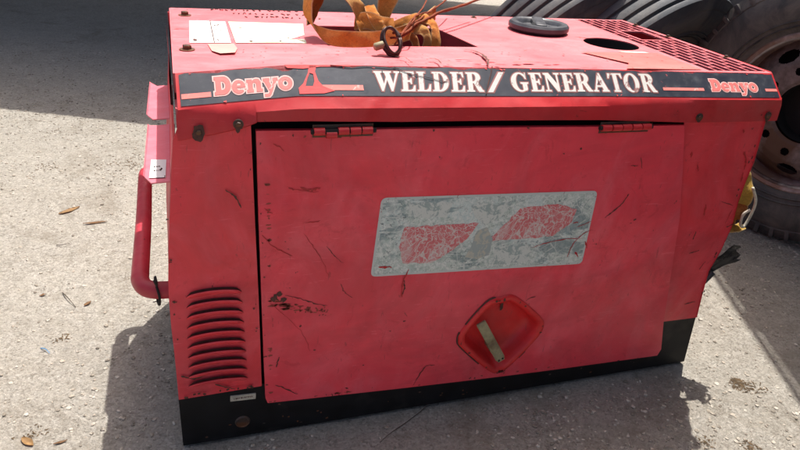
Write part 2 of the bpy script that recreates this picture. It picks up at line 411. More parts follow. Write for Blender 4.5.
def pebble_mat():
    m = Mat('grey_and_tan_pebbles')
    v = m.vor(37, 'F1', out='Color')
    c = m.ramp(v, [(0.2, (0.20, 0.175, 0.14)), (0.45, (0.34, 0.30, 0.24)), (0.7, (0.43, 0.385, 0.32)), (0.95, (0.50, 0.46, 0.395))])
    return m.fin(c, 0.9, m.bump(m.noise(200, 3), 0.3, 0.001), spec=0.2)
M_pebble = pebble_mat()
M_leaf = plain('dry_leaf', (0.40, 0.24, 0.10), 0.7, 0.35, scale=50)
M_leaf2 = plain('dry_brown_leaf', (0.26, 0.14, 0.06), 0.7, 0.35, scale=50)
M_twig = plain('dry_twig', (0.07, 0.05, 0.035), 0.8, 0.4, scale=60)
M_blue = plain('blue_thread', (0.05, 0.25, 0.5), 0.6, 0.2)
M_crumb = plain('brown_debris', (0.16, 0.11, 0.06), 0.9, 0.5, scale=60)

# ------------------------------------------------------------------ ground
def axis_steps(lo, hi, fine0, fine1, st):
    a = [fine0]
    x = fine0
    while x < fine1: x += st; a.append(x)
    s = st; x = a[-1]
    while x < hi: s *= 1.35; x += s; a.append(x)
    s = st; x = fine0
    while x > lo: s *= 1.35; x -= s; a.insert(0, x)
    return a
def ground_h(x, y):
    d = 0.006 * noise.noise(Vector((x * 1.7, y * 1.7, 3.1))) + 0.0035 * noise.noise(Vector((x * 7, y * 7, 9.1))) + 0.0022 * noise.noise(Vector((x * 24, y * 24, 5.1))) + 0.0016 * noise.noise(Vector((x * 60, y * 60, 1.1)))
    return d - 0.010
gx = axis_steps(-150, 150, -1.3, 2.9, 0.0125); gy = axis_steps(-120, 150, -0.75, 2.9, 0.0125)
bm = BM()
vv = []; fine = 1.0
for y in gy:
    vv.append([])
    for x in gx:
        vv[-1].append((x, y, ground_h(x, y)))
nx, ny = len(gx), len(gy)
me = bpy.data.meshes.new('ground')
me.from_pydata([p for r in vv for p in r], [], [(j * nx + i, j * nx + i + 1, (j + 1) * nx + i + 1, (j + 1) * nx + i) for j in range(ny - 1) for i in range(nx - 1)])
me.materials.append(M_ground)
for p in me.polygons: p.use_smooth = True
bm.free()
tag(link(bpy.data.objects.new('ground', me)), kind='structure')

# loose stones: nobody could count them
def stones(name, n, region, size, mat, dens=None):
    bm = BM()
    t = bmesh.new(); bmesh.ops.create_icosphere(t, subdivisions=1, radius=1.0)
    big = ([v.co.copy() for v in t.verts], [[v.index for v in f.verts] for f in t.faces]); t.free()
    small = ([Vector(c) for c in ((1, 0, -.3), (0, 1, -.3), (-1, 0, -.3), (0, -1, -.3), (.2, .1, .9))], [[0, 1, 4], [1, 2, 4], [2, 3, 4], [3, 0, 4]])
    V = []; Fc = []
    for k in range(n):
        x = random.uniform(region[0], region[1]); y = region[2] + (region[3] - region[2]) * random.random() ** 1.25
        if -0.06 < x < 1.42 and -0.01 < y < 0.7: continue
        if dens and random.random() > dens(x, y): continue
        s = size[0] + (size[1] - size[0]) * random.random() ** 6
        bv, bf = big if s > .003 else small
        sx, sy, sz = s * random.uniform(0.7, 1.3), s * random.uniform(0.7, 1.3), s * random.uniform(0.4, 0.8)
        a = random.uniform(0, 6.28); ca, sa = math.cos(a), math.sin(a); z = ground_h(x, y) + sz * 0.25; o = len(V)
        for c in bv:
            q = 1 + random.uniform(-0.22, 0.22); u, v_, w = c.x * sx * q, c.y * sy * q, c.z * sz * q
            V.append((x + u * ca - v_ * sa, y + u * sa + v_ * ca, z + w))
        Fc += [[o + i for i in f] for f in bf]
    me = bpy.data.meshes.new(name); me.from_pydata(V, [], Fc); me.materials.append(mat)
    bm.free(); return link(bpy.data.objects.new(name, me))
tag(stones('loose_gravel', 170000, (-1.6, 3.2, -0.65, 4.2), (0.0011, 0.0068), M_pebble,
           lambda x, y: 0.15 + 0.85 * max(0, min(1, 0.5 + 1.6 * noise.noise(Vector((x * 1.3, y * 1.3, 4)))))),
    'small grey and tan stones scattered over the sandy ground', 'gravel', kind='stuff')
def clump(cx, cy, r, n, mat, V, Fc, s0=0.0012, s1=0.0042):
    for k in range(n):
        a = random.uniform(0, 6.28); rr = r * random.random() ** 0.8
        x, y = cx + rr * math.cos(a), cy + rr * 0.8 * math.sin(a); s = random.uniform(s0, s1); z = ground_h(x, y)
        a = random.uniform(0, 6.28); o = len(V)
        d = Vector((math.cos(a), math.sin(a), 0)); e = Vector((-d.y, d.x, 0)); p = Vector((x, y, z + 0.001))
        for q in (p - d * s * 1.6, p + e * s * 0.5 + Vector((0, 0, s * 0.3)), p + d * s * 1.6, p - e * s * 0.5, p + Vector((0, 0, s * 0.7))):
            V.append(tuple(q))
        Fc += [[o, o + 3, o + 4], [o + 3, o + 2, o + 4], [o + 2, o + 1, o + 4], [o + 1, o, o + 4], [o, o + 1, o + 2, o + 3]]
V, Fc = [], []
for (x, y), r, n in (((-0.2262, 1.7379), 0.16, 120), ((-0.5650, 2.2215), 0.16, 70), ((1.5165, -0.1145), 0.035, 170), ((1.5214, -0.0932), 0.02, 90), ((1.3553, -0.3214), 0.03, 60), ((1.5560, -0.1321), 0.04, 60), ((-0.2283, 1.7968), 0.07, 40), ((-0.5730, 1.7780), 0.06, 50),
                     ((1.2415, -0.2769), 0.03, 40), ((-0.3675, 0.5078), 0.03, 30), ((-0.3894, 0.1398), 0.04, 30)):
    clump(x, y, r, n, M_crumb, V, Fc)
me = bpy.data.meshes.new('debris'); me.from_pydata(V, [], Fc); me.materials.append(M_crumb)
tag(link(bpy.data.objects.new('debris', me)), 'brown crumbs of dead plant litter in small patches on the sand', 'debris', kind='stuff')

def leaf(x, y, L, wd, ang, mat, label, curl=0.3, name='dry_leaf'):
    bm = BM(); rows = []
    for i in range(9):
        t = i / 8; w = wd * math.sin(math.pi * min(1, t * 0.94 + 0.03)) ** 0.8
        row = []
        for s in (-1, -0.5, 0, 0.5, 1):
            u = (t - 0.5) * L; v = s * w / 2 * (1 + 0.15 * noise.noise(Vector((t * 5, s, x * 9))))
            z = 0.003 + curl * wd * (s * s) * 0.5 + 0.25 * curl * L * (t - 0.5) ** 2 + 0.002 * noise.noise(Vector((t * 4, s * 2, y * 7)))
            row.append(bm.verts.new((x + u * math.cos(ang) - v * math.sin(ang), y + u * math.sin(ang) + v * math.cos(ang), ground_h(x, y) + z)))
        rows.append(row)
    for a, b in zip(rows, rows[1:]):
        for k in range(4): bm.faces.new((a[k], a[k + 1], b[k + 1], b[k]))
    bmesh.ops.solidify(bm, geom=list(bm.faces), thickness=0.0006)
    return tag(obj(name, bm, mat, smooth=True, angle=50), label, 'leaf')
LF = [((-0.4303, 1.3247), 0.085, 0.022, 0.65, M_leaf, 'longest pale tan dry leaf on the sunny ground, farthest of the leaves'),
      ((-0.3295, 1.2084), 0.085, 0.014, 0.1, M_leaf2, 'narrow brown curled leaf just in front of the longest tan leaf'),
      ((-0.3115, 0.6750), 0.028, 0.012, 0.9, M_leaf2, 'tiny dark curled leaf on the ground level with the foot of the red tube'),
      ((-0.3909, 0.1080), 0.042, 0.018, 2.3, M_leaf, 'small yellowish leaf at the near left corner of the ground'),
      ((-0.3195, 0.0912), 0.03, 0.007, 0.2, M_leaf2, 'thin reddish leaf sliver beside the nearest yellowish leaf'),
      ((-0.4455, 0.7454), 0.02, 0.009, 0.4, M_leaf2, 'small rust coloured leaf scrap on the open sand at left')]
for (p, L, w, a, mt, lb) in LF: leaf(p[0], p[1], L, w, a, mt, lb)
def twig(pts, r, mat, label, cat='twig', name='twig'):
    bm = BM(); tube(bm, catmull([(x, y, ground_h(x, y) + 0.003 + dz) for (x, y), dz in pts], 5), r, 6, taper=lambda t: 1 - 0.5 * t)
    tag(obj(name, bm, mat, smooth=True), label, cat)
twig([((-0.3893, 0.7462), 0), ((-0.3676, 0.7025), .006), ((-0.3436, 0.6594), 0)], 0.0016, M_twig, 'forked dark twig left of the shadow of the red tube')
twig([((-0.4436, 1.0580), 0), ((-0.4201, 1.0469), .004), ((-0.3965, 1.0647), 0)], 0.0014, M_twig, 'short straight dark twig below the brown curled leaf')
twig([((-0.4136, 0.4713), 0), ((-0.3995, 0.4594), .003), ((-0.3875, 0.4435), 0)], 0.0015, M_blue, 'scrap of blue thread on the sand', 'thread', 'thread_scrap')
twig([((0.5985, 0.0478), .03), ((0.5732, 0.0103), .008), ((0.5098, -0.0275), 0), ((0.4440, -0.0652), .004), ((0.4122, -0.0847), .0)], 0.0014, M_twig, 'long thin dark wire on the shaded ground before the black skid', 'wire', 'loose_wire')

# ------------------------------------------------------------------ the welder generator
H, SB, ZB = 0.879, 0.052, 0.829
root = empty('welder_generator', (0.70, 0.34, 0.0), 'battered red welding generator with a black skid and a lettered black band', 'generator')
def interp(tab, x):
    for (a, b), (c, d) in zip(tab, tab[1:]):
        if x <= c: return b + (d - b) * max(0, (x - a)) / (c - a)
    return tab[-1][1]
WT = [(0, 0), (.1, .006), (.22, .013), (.32, .012), (.5, .010), (.9, .006), (1.2, .001), (1.42, -.002)]
def wz(x): return interp(WT, x)
def band(x, v, off=0.0):            # point on the slanted front band, v = 0 lower fold, 1 upper fold
    z = ZB + wz(x) + 0.050 * v; y = 0.0 + (z - ZB) * 1.04
    return Vector((x, y - off * 0.69, z + off * 0.72))
def front(x, z, off=0.0): return Vector((x, -off, z))
def top(x, y, off=0.0):
    k = max(0.0, 1 - (y - 0.05) / 0.30) if y > 0.05 else 1.0
    return Vector((x, y, H + wz(x) * k + off))
LEFT = [(.77, -.012), (.70, -.020), (.649, -.026), (.54, -.038), (.47, -.044), (.427, -.046), (.35, -.047), (.292, -.046), (.15, -.046)]
RIGHT = [(.77, 1.386), (.66, 1.396), (.60, 1.392), (.54, 1.392), (.47, 1.400), (.39, 1.391), (.33, 1.374), (.235, 1.383), (.170, 1.391)]
DR = [(.768, 1.133), (.66, 1.165), (.517, 1.205), (.385, 1.229), (.175, 1.266), (.075, 1.290), (.053, 1.283)]
xr0 = 1.405

# roof: top sheet with holes, slanted band and lip
EX = (1.127, 0.337, 0.074)
def circ(cx, cy, r, n=40, e=1.0): return [(cx + r * math.cos(2 * math.pi * k / n), cy + e * r * math.sin(2 * math.pi * k / n)) for k in range(n)]
xs = [i * 1.405 / 40 for i in range(41)]
opening = [(.330, .266), (.704, .274), (.692, .40), (.680, .475), (.655, .495), (.345, .495)]
GX0, GX1, GY0, GY1 = 1.222, 1.392, 0.066, 0.672
bm = BM()
def rtop(x, y): return band(x, 1.0) if y < 0.0501 else top(x, y)
outer = [(x, 0.05) for x in xs] + [(1.405, 0.2), (1.405, 0.35), (1.405, 0.5), (1.405, 0.684)] + [(x, 0.684) for x in xs[::-1]] + [(0.0, 0.5), (0, 0.35), (0, 0.2)]
poly_sheet(bm, outer, [opening[::-1], circ(*EX)[::-1], [(GX0, GY0), (GX1, GY0), (GX1, GY1), (GX0, GY1)][::-1]], rtop, (0, 0, -0.003))
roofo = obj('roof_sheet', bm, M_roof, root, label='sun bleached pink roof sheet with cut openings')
# the slanted face in red with the dark decal on it, and the lip below
LIPB = [(0, .770), (.062, .780), (.117, .792), (.137, .800), (.24, .799), (.42, .793), (.65, .790), (.90, .785), (1.149, .772), (1.41, .770)]
bm = BM(); prev = None
xs2 = sorted(set([round(x, 4) for x in xs] + [a for a, b in LIPB if 0 < a < 1.405]))
for x in xs2:
    xo = x - 0.004 if x == 0 else (x + .004 if x > 1.40 else x)
    lb = interp(LIPB, x); p0 = band(x, 1.0); p1 = band(x, 0.5); p2 = band(x, 0.06); p3 = band(x, -.04) + Vector((0, .0005, 0))
    p4 = Vector((xo, -0.004, ZB + wz(x) - 0.016)); p5 = Vector((xo, (-0.010 if x < .14 else -0.006) + 0.003 * noise.noise(Vector((x * 5, 0, 0))), lb + .003)); p6 = Vector((xo, (-.005 if x < .14 else 0.002), lb))
    row = [bm.verts.new(p) for p in (p0, p1, p2, p3, p4, p5, p6)]
    if prev:
        for k in range(6): bm.faces.new((prev[k], row[k], row[k + 1], prev[k + 1]))
    prev = row
lipo = obj('front_lip', bm, M_lip, root, smooth=True, angle=25)
# decal band
bm = BM(); prev = None
for i in range(141):
    x = 0.006 + (1.399 - 0.006) * i / 140
    lo = 0.05; hi = 0.97 - 0.10 * max(0, noise.noise(Vector((x * 22, 2.2, 0)))) - 0.06 * max(0, noise.noise(Vector((x * 60, 5.2, 0))))
    if 0.165 < x < 0.235: hi -= 0.13 * (1 - abs(x - .20) / .035)
    row = [bm.verts.new(band(x, v, 0.0009)) for v in (lo, 0.5, hi)]
    if prev:
        for k in range(2): bm.faces.new((prev[k], row[k], row[k + 1], prev[k + 1]))
    prev = row
dec = obj('lettered_band', bm, M_band, root, smooth=True)
# glyph outlines
def arc(cx, cy, rx, ry, a0, a1, n=14): return [(cx + rx * math.cos(math.radians(a0 + (a1 - a0) * i / n)), cy + ry * math.sin(math.radians(a0 + (a1 - a0) * i / n))) for i in range(n + 1)]
S = .07
def glyph_E(w=.66): return [(.0, 0), (w, 0), (w + .02, .30), (w - .05, .30), (w - .12, .12), (w - .22, S), (.32, S), (.32, .46), (.42, .46), (.47, .36), (.52, .36), (.52, .66), (.47, .66), (.42, .56), (.32, .56), (.32, 1 - S), (w - .24, 1 - S), (w - .13, .9), (w - .07, .72), (w - .01, .72), (w - .03, 1), (0, 1), (0, 1 - S), (.09, .9), (.09, .1), (0, S)], []
GL = {
 'E': glyph_E(),
 'L': ([(0, 0), (.64, 0), (.67, .36), (.60, .36), (.53, .14), (.42, S), (.32, S), (.32, .9), (.42, 1 - S), (.42, 1), (0, 1), (0, 1 - S), (.09, .9), (.09, .1), (0, S)], []),
 'D': ([(0, 0)] + [(.36, 0)] + arc(.38, .5, .42, .5, -85, 85) + [(.36, 1), (0, 1), (0, 1 - S), (.09, .9), (.09, .1), (0, S)],
       [[(.32, S + .02), (.32, .91)] + arc(.34, .5, .22, .42, 85, -85)]),
 'R': ([(0, 0), (.41, 0), (.41, S), (.32, .1), (.32, .44), (.38, .44), (.56, .06), (.62, 0), (.86, 0), (.86, S), (.79, .1), (.60, .47)] + arc(.45, .73, .28, .27, -50, 85) + [(.4, 1), (0, 1), (0, 1 - S), (.09, .9), (.09, .1), (0, S)],
       [[(.32, .54), (.32, .92)] + arc(.36, .73, .13, .19, 85, -85)]),
 'W': ([(-.02, 1), (-.02, 1 - S), (.05, .9), (.34, 0), (.42, 0), (.60, .56), (.78, 0), (.86, 0), (1.12, .9), (1.20, 1 - S), (1.20, 1), (.92, 1), (.92, 1 - S), (1.02, .9), (.88, .38), (.72, .9), (.80, 1 - S), (.80, 1), (.42, 1), (.42, 1 - S), (.49, .9), (.55, .70), (.45, .36), (.29, .9), (.37, 1 - S), (.37, 1)], []),
 'G': (arc(.46, .5, .46, .52, 42, 300, 26) + [(.74, .04), (.80, .12), (.80, .38), (.88, .42), (.88, .49), (.47, .49), (.47, .42), (.57, .38), (.57, .10)] + arc(.48, .5, .22, .44, 290, 62, 18)[0:] + [(.68, .80), (.74, .66), (.80, .66), (.80, 1), (.74, 1)], []),
 'N': ([(0, 0), (.30, 0), (.30, S), (.19, .1), (.19, .72), (.62, 0), (.76, 0), (.76, .9), (.86, 1 - S), (.86, 1), (.56, 1), (.56, 1 - S), (.67, .9), (.67, .42), (.30, 1), (0, 1), (0, 1 - S), (.10, .86), (.10, .1), (0, S)], []),
 'A': ([(-.02, 0), (.26, 0), (.26, S), (.18, .1), (.23, .25), (.50, .25), (.54, .1), (.47, S), (.47, 0), (.86, 0), (.86, S), (.80, .1), (.48, 1.0), (.38, 1.0), (.07, .1), (-.02, S)],
       [[(.26, .34), (.36, .70), (.46, .34)]]),
 'T': ([(.22, 0), (.60, 0), (.60, S), (.52, .1), (.52, 1 - S), (.66, 1 - S), (.76, .72), (.82, .72), (.80, 1), (.02, 1), (0, .72), (.06, .72), (.16, 1 - S), (.30, 1 - S), (.30, .1), (.22, S)], []),
 'O': (arc(.44, .5, .44, .52, 0, 348, 28), [arc(.44, .5, .20, .43, 348, 0, 24)]),
 '/': ([(-.06, -.05), (.10, -.05), (.56, 1.02), (.40, 1.02)], []),
}
ADV = {'E': .72, 'L': .70, 'D': .87, 'R': .88, 'W': 1.20, 'G': .94, 'N': .90, 'A': .88, 'T': .84, 'O': .94, '/': .62}
def off_poly(P, d):
    n = len(P); A = sum(P[i][0] * P[(i + 1) % n][1] - P[(i + 1) % n][0] * P[i][1] for i in range(n)); s = 1 if A > 0 else -1
    out = []
    for i in range(n):
        a, b, c = Vector(P[i - 1]), Vector(P[i]), Vector(P[(i + 1) % n])
        e1 = (b - a); e2 = (c - b)
        if e1.length < 1e-6 or e2.length < 1e-6: out.append(tuple(b)); continue
        e1.normalize(); e2.normalize()
        n1 = Vector((e1.y, -e1.x)) * s; n2 = Vector((e2.y, -e2.x)) * s; m = (n1 + n2)
        if m.length < .3: m = n1
        m.normalize(); k = min(1.6, 1 / max(.35, m.dot(n1)))
        out.append(tuple(b + m * d * k))
    return out
def clean(P):
    out = []
    for q in P:
        if not out or (abs(q[0] - out[-1][0]) + abs(q[1] - out[-1][1])) > 1e-4: out.append(q)
    return out
def write(text, x0, x1, v0, v1, slant, mat, parent, glyphs, adv, off, grow=0.0, kern=.04, taper=(0, 0)):
    tot = sum(adv[c] + kern for c in text) - kern; pen = 0; sx = (x1 - x0) / tot
    bm = BM()
    for c in text:
        o, hs = glyphs[c]; o = clean(o)
        if grow: o = off_poly(o, grow)
        hs = [clean(h) for h in hs]
        if grow: hs = [off_poly(h, -grow) for h in hs]
        def f(u, v, pen=pen):
            x = x0 + (pen + u + slant * v) * sx; t = (x - x0) / (x1 - x0)
            return band(x, v0 + taper[0] * t + (v1 + taper[1] * t - v0 - taper[0] * t) * v, off)
        poly_sheet(bm, o, hs, f)
        pen += adv[c] + kern
    return obj('lettering', bm, mat, dec)
for a_ in (('WELDER', .372, .610, .20, .82, .10), ('/', .622, .668, .20, .82, .0), ('GENERATOR', .676, 1.045, .20, .82, .03)):
    write(a_[0], a_[1], a_[2], a_[3], a_[4], a_[5], M_letout, dec, GL, ADV, 0.0013, grow=.05, taper=((-.02, 0) if a_[0] == 'WELDER' else (0, .04) if a_[0] != '/' else (0, 0)))
write('WELDER', .372, .610, .20, .82, .10, M_white, dec, GL, ADV, 0.0016, taper=(-.02, 0))
write('/', .622, .668, .20, .82, .0, M_white, dec, GL, ADV, 0.0016)
write('GENERATOR', .676, 1.045, .20, .82, .03, M_white, dec, GL, ADV, 0.0016, taper=(0, .04))
# fat slab letters of the maker's name
def rr(x0, y0, x1, y1): return [(x0, y0), (x1, y0), (x1, y1), (x0, y1)]
FG = {
 'D': ([(0, 0), (.50, 0)] + arc(.50, .5, .42, .5, -80, 80) + [(.50, 1), (0, 1), (0, .80), (.08, .80), (.08, .20), (0, .20)], [[(.40, .28), (.40, .72)] + arc(.46, .5, .14, .22, 80, -80, 8)]),
 'e': (arc(.38, .36, .38, .38, 0, 320, 22) + [(.60, .20), (.50, .20)] + arc(.40, .36, .12, .17, 300, 200, 5) + [(.30, .30), (.76, .30)], [[(.31, .44), (.33, .54), (.40, .57), (.47, .54), (.48, .44)]]),
 'n': ([(0, 0), (.40, 0), (.40, .18), (.36, .18), (.36, .46), (.44, .54), (.52, .46), (.52, 0), (.90, 0), (.90, .18), (.82, .18), (.82, .52), (.72, .70), (.58, .74), (.44, .72), (.34, .64), (.34, .72), (0, .72), (0, .54), (.07, .54), (.07, .18), (0, .18)], []),
 'y': ([(.02, -.30), (.30, -.30), (.42, -.20), (.78, .54), (.86, .54), (.86, .72), (.54, .72), (.54, .54), (.58, .54), (.47, .28), (.36, .54), (.40, .54), (.40, .72), (.0, .72), (.0, .54), (.06, .54), (.32, -.02), (.24, -.12), (.02, -.12)], []),
 'o': (arc(.42, .36, .42, .38, 0, 345, 24), [arc(.42, .36, .14, .16, 345, 0, 12)]),
}
FA = {'D': .95, 'e': .80, 'n': .92, 'y': .84, 'o': .84}
write('Denyo', .066, .212, .26, .80, 0, M_letpink, dec, FG, FA, 0.0015, grow=.055, kern=.0)
write('Denyo', .066, .212, .26, .80, 0, M_letred, dec, FG, FA, 0.0020, grow=-.012, kern=.0)
write('Denyo', 1.200, 1.340, .26, .72, 0, M_letpink, dec, FG, FA, 0.0015, grow=.055, kern=.0)
write('Denyo', 1.200, 1.340, .26, .72, 0, M_letred, dec, FG, FA, 0.0020, grow=-.012, kern=.0)
for (a, b, lo, hi) in ((.008, .060, .24, .38), (.252, .350, .22, .38), (1.062, 1.178, .28, .38), (1.362, 1.398, .28, .38)):
    n = 8; bm = BM()
    for k in range(n):
        u0, u1 = a + (b - a) * k / n, a + (b - a) * (k + 1) / n
        bm.faces.new([bm.verts.new(band(*q, 0.0015)) for q in ((u0, lo), (u1, lo), (u1, hi), (u0, hi))])
    obj('stripe', bm, M_stripe, dec)
# paint scraped through the decal: a ragged triangle and small nicks
bm = BM()
def blot(bm, cx, cy, rx, ry, f, n=14, seed=0, rough=.5):
    P = []
    for k in range(n):
        a = 2 * math.pi * k / n; q = 1 + rough * noise.noise(Vector((math.cos(a) * 1.7 + seed, math.sin(a) * 1.7, seed * 3.1)))
        P.append((cx + rx * q * math.cos(a), cy + ry * q * math.sin(a)))
    poly_sheet(bm, P, [], f)
fb = lambda u, v: band(u, v, 0.0018)
poly_sheet(bm, [(.222, .10), (.27, .12), (.292, .20), (.27, .34), (.262, .5), (.258, .78), (.262, .96), (.248, .96), (.243, .72), (.232, .42), (.222, .28)], [[(.236, .34), (.240, .52), (.247, .74), (.254, .70), (.254, .48), (.250, .34)]], fb)
poly_sheet(bm, [(.205, .90), (.235, .86), (.27, .93), (.33, .95), (.33, 1.0), (.20, 1.0)], [], fb)
for i in range(14):
    x = random.uniform(.02, 1.39); blot(bm, x, random.choice((.07, .08, .94, .92)), random.uniform(.001, .004), random.uniform(.01, .03), fb, seed=i, rough=1.0)
absorb('scraped_paint', bm, M_scrape, dec)
bm = BM()
def crack(bm, pts, w, f, jit=0.0):
    P = catmull([(a, b, 0) for a, b in pts], 6)
    prev = None
    for i, p in enumerate(P):
        d = (P[min(i + 1, len(P) - 1)] - P[max(0, i - 1)]); d.normalize(); nn = Vector((-d.y, d.x, 0))
        ww = w * (0.35 + 0.9 * abs(noise.noise(Vector((i * .6, p.x * 40, p.y * 40)))) * 1.6) * math.sin(math.pi * (i + .6) / (len(P) + .2)) ** .4
        jj = nn * jit * noise.noise(Vector((i * .9, 3, p.x * 30)))
        row = [bm.verts.new(f((p + jj + nn * ww / 2).x, (p + jj + nn * ww / 2).y)), bm.verts.new(f((p + jj - nn * ww / 2).x, (p + jj - nn * ww / 2).y))]
        if prev: bm.faces.new((prev[0], row[0], row[1], prev[1]))
        prev = row
def bandc(bm, pts, w):
    P = [band(x, v, 0.0026) for x, v in pts]; tube(bm, catmull(P, 5), w, 5)
bandc(bm, [(.640, 1.02), (.634, .8), (.622, .45), (.612, .1)], .0012)
bandc(bm, [(.42, .95), (.45, .75), (.49, .62), (.515, .52), (.53, .5)], .0005)
bandc(bm, [(.29, .98), (.33, .93), (.37, .97), (.43, .9)], .0006)
absorb('hairline_crack', bm, M_chip_shade, dec)

# roof decals
ft = lambda u, v: top(u, v, 0.0012)
ft2 = lambda u, v: top(u, v, 0.0020)
bm = BM(); poly_sheet(bm, [(.034, .284), (.120, .285), (.126, .518), (.041, .520)], [], ft); s1 = obj('white_sticker', bm, M_paper, root)
bm = BM()
for x in (.085, ): poly_sheet(bm, [(x - .001, .286), (x + .001, .286), (x + .006, .518), (x + .004, .518)], [], ft2)
for i in range(10): blot(bm, random.uniform(.088, .115), random.uniform(.3, .5), .002, .004, ft2, seed=i)
blot(bm, .046, .31, .004, .012, ft2, seed=5)
absorb('p', bm, M_chip_shade, s1)
bm = BM(); poly_sheet(bm, [(.130, .284), (.22, .286), (.285, .284), (.292, .34), (.303, .42), (.318, .508), (.25, .512), (.133, .517)], [], ft); s2 = obj('cream_sticker', bm, M_cream, root)
bm = BM()
for i in range(16): blot(bm, random.uniform(.15, .28), random.uniform(.3, .48), random.uniform(.001, .004), random.uniform(.002, .006), ft2, seed=i)
absorb('p', bm, M_chip_shade, s2)
bm = BM(); poly_sheet(bm, [(.070, .275), (.125, .277), (.128, .23), (.12, .19), (.09, .185), (.075, .21)], [], ft); obj('peeled_label', bm, M_peel, root)
bm = BM(); poly_sheet(bm, [(.965, .230), (1.20, .235), (1.204, .07), (.985, .066), (1.03, .12)], [], ft); obj('repainted_patch', bm, M_roofpatch, root, label='less faded orange red patch on the roof')
bm = BM(); poly_sheet(bm, [(1.085, .243), (1.16, .243), (1.17, .226), (1.095, .226)], [], ft2); obj('paper_scrap', bm, M_ltgrey, root)
# hand written marker scribble along the rear of the roof
bm = BM()
random.seed(5)
for (x0, x1, y) in ((.10, .33, .662), (.155, .37, .615), (.18, .38, .575)):
    x = x0
    while x < x1:
        if random.random() < .86:
            w = random.uniform(.006, .011); h = random.uniform(.016, .026)
            pts = [(x + random.random() * w, y + random.random() * h) for k in range(random.randint(3, 5))]
            tube(bm, catmull([top(a, b, 0.0012) for a, b in pts], 4), 0.0011, 4)
        x += random.uniform(.011, .016)
absorb('m', bm, M_chip_shade, roofo)
# roof scratches, stains and little chips
bm = BM()
crack(bm, [(0.6531, 0.2424), (0.6709, 0.2237), (0.6748, 0.1864), (0.6630, 0.1328), (0.6424, 0.0825)], .009, ft, .003)
crack(bm, [(0.5245, 0.1396), (0.5401, 0.1314), (0.5361, 0.0904)], .006, ft, .003)
crack(bm, [(0.4539, 0.1555), (0.4718, 0.1473), (0.4717, 0.1062)], .004, ft, .003)
crack(bm, [(.0, .42), (.02, .425), (.035, .42)], .004, ft)
crack(bm, [(1.06, .415), (1.10, .40), (1.115, .40)], .004, ft)
for i in range(60):
    blot(bm, random.uniform(.02, 1.18), random.choice((random.uniform(.07, .25), random.uniform(.5, .67))), random.uniform(.0012, .003), random.uniform(.0015, .004), ft, seed=i, n=8)
absorb('m', bm, M_chip_shade, roofo)
bm = BM()
random.seed(3)
for (x, y, rx, ry) in ((.66, .12, .05, .012), (.74, .10, .05, .014), (.60, .15, .03, .006), (.82, .13, .03, .008), (.52, .09, .05, .008), (.88, .09, .04, .006), (.70, .07, .07, .006)):
    for k in range(5): blot(bm, x + random.uniform(-rx, rx), y + random.uniform(-ry, ry) * 2, rx * random.uniform(.1, .4), ry * random.uniform(.1, .4), lambda u, v, k=k: top(u, v, 0.0006 + 0.00005 * k), seed=k + x * 9)
absorb('m', bm, M_roofpatch, roofo)
# opening well
bm = BM(); n = len(opening)
f0 = [bm.verts.new((a, b, H - .0035)) for a, b in opening]; f1 = [bm.verts.new((.49 + (a - .49) * .97, .38 + (b - .38) * .95, H - .16)) for a, b in opening]
for i in range(n): bm.faces.new((f0[i], f0[(i + 1) % n], f1[(i + 1) % n], f1[i]))
bm.faces.new(f1)
obj('lifting_well', bm, M_inner, root)
bm = BM()
lathe(bm, [(EX[2], 0), (EX[2] * .98, -.02), (EX[2] * .9, -.12), (.0001, -.12)], (EX[0], EX[1], H - .0035), (0, 0, 1), 40)
obj('exhaust_well', bm, M_gap, root)
bm = BM(); lathe(bm, [(.024, 0), (.024, -.09), (.028, -.09), (.028, 0)], (EX[0] + .01, EX[1] + .01, H - .03), (0, 0, 1), 20, closed=True); obj('exhaust_pipe', bm, M_steel, root)
# grille
bm = BM()
cols = 7; rows = 9; bx = .0048; by = .005
def inhole(x, y): return 1.262 < x < 1.352 and .385 < y < .505
for i in range(cols + 1):
    x = GX0 + (GX1 - GX0) * i / cols
    segs = [(GY0 - .002, GY1 + .002)]
    if 1.262 < x < 1.352: segs = [(GY0 - .002, .385), (.505, GY1 + .002)]
    for a, b in segs: box(bm, x - bx / 2, x + bx / 2, a, b, H - .004, H + .0005)
for j in range(1, rows * 2):
    y = GY0 + (GY1 - GY0) * j / (rows * 2)
    for i in range(cols):
        if (i + j) % 2: continue
        xa, xb = GX0 + (GX1 - GX0) * i / cols + bx / 2, GX0 + (GX1 - GX0) * (i + 1) / cols - bx / 2
        if inhole((xa + xb) / 2, y): continue
        box(bm, xa, xb, y - by / 2, y + by / 2, H - .0035, H + .0002)
for a in (.385, .505): box(bm, 1.262, 1.352, a - .004, a + .004, H - .003, H + .0018)
for a in (1.262, 1.352): box(bm, a - .004, a + .004, .389, .501, H - .003, H + .0018)
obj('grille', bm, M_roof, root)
bm = BM(); box(bm, GX0 - .01, GX1 + .006, GY0 - .01, GY1 + .008, H - .12, H - .118)
box(bm, GX0 - .012, GX0 - .010, GY0 - .01, GY1 + .008, H - .118, H - .004)
obj('radiator_core', bm, M_gap, root)
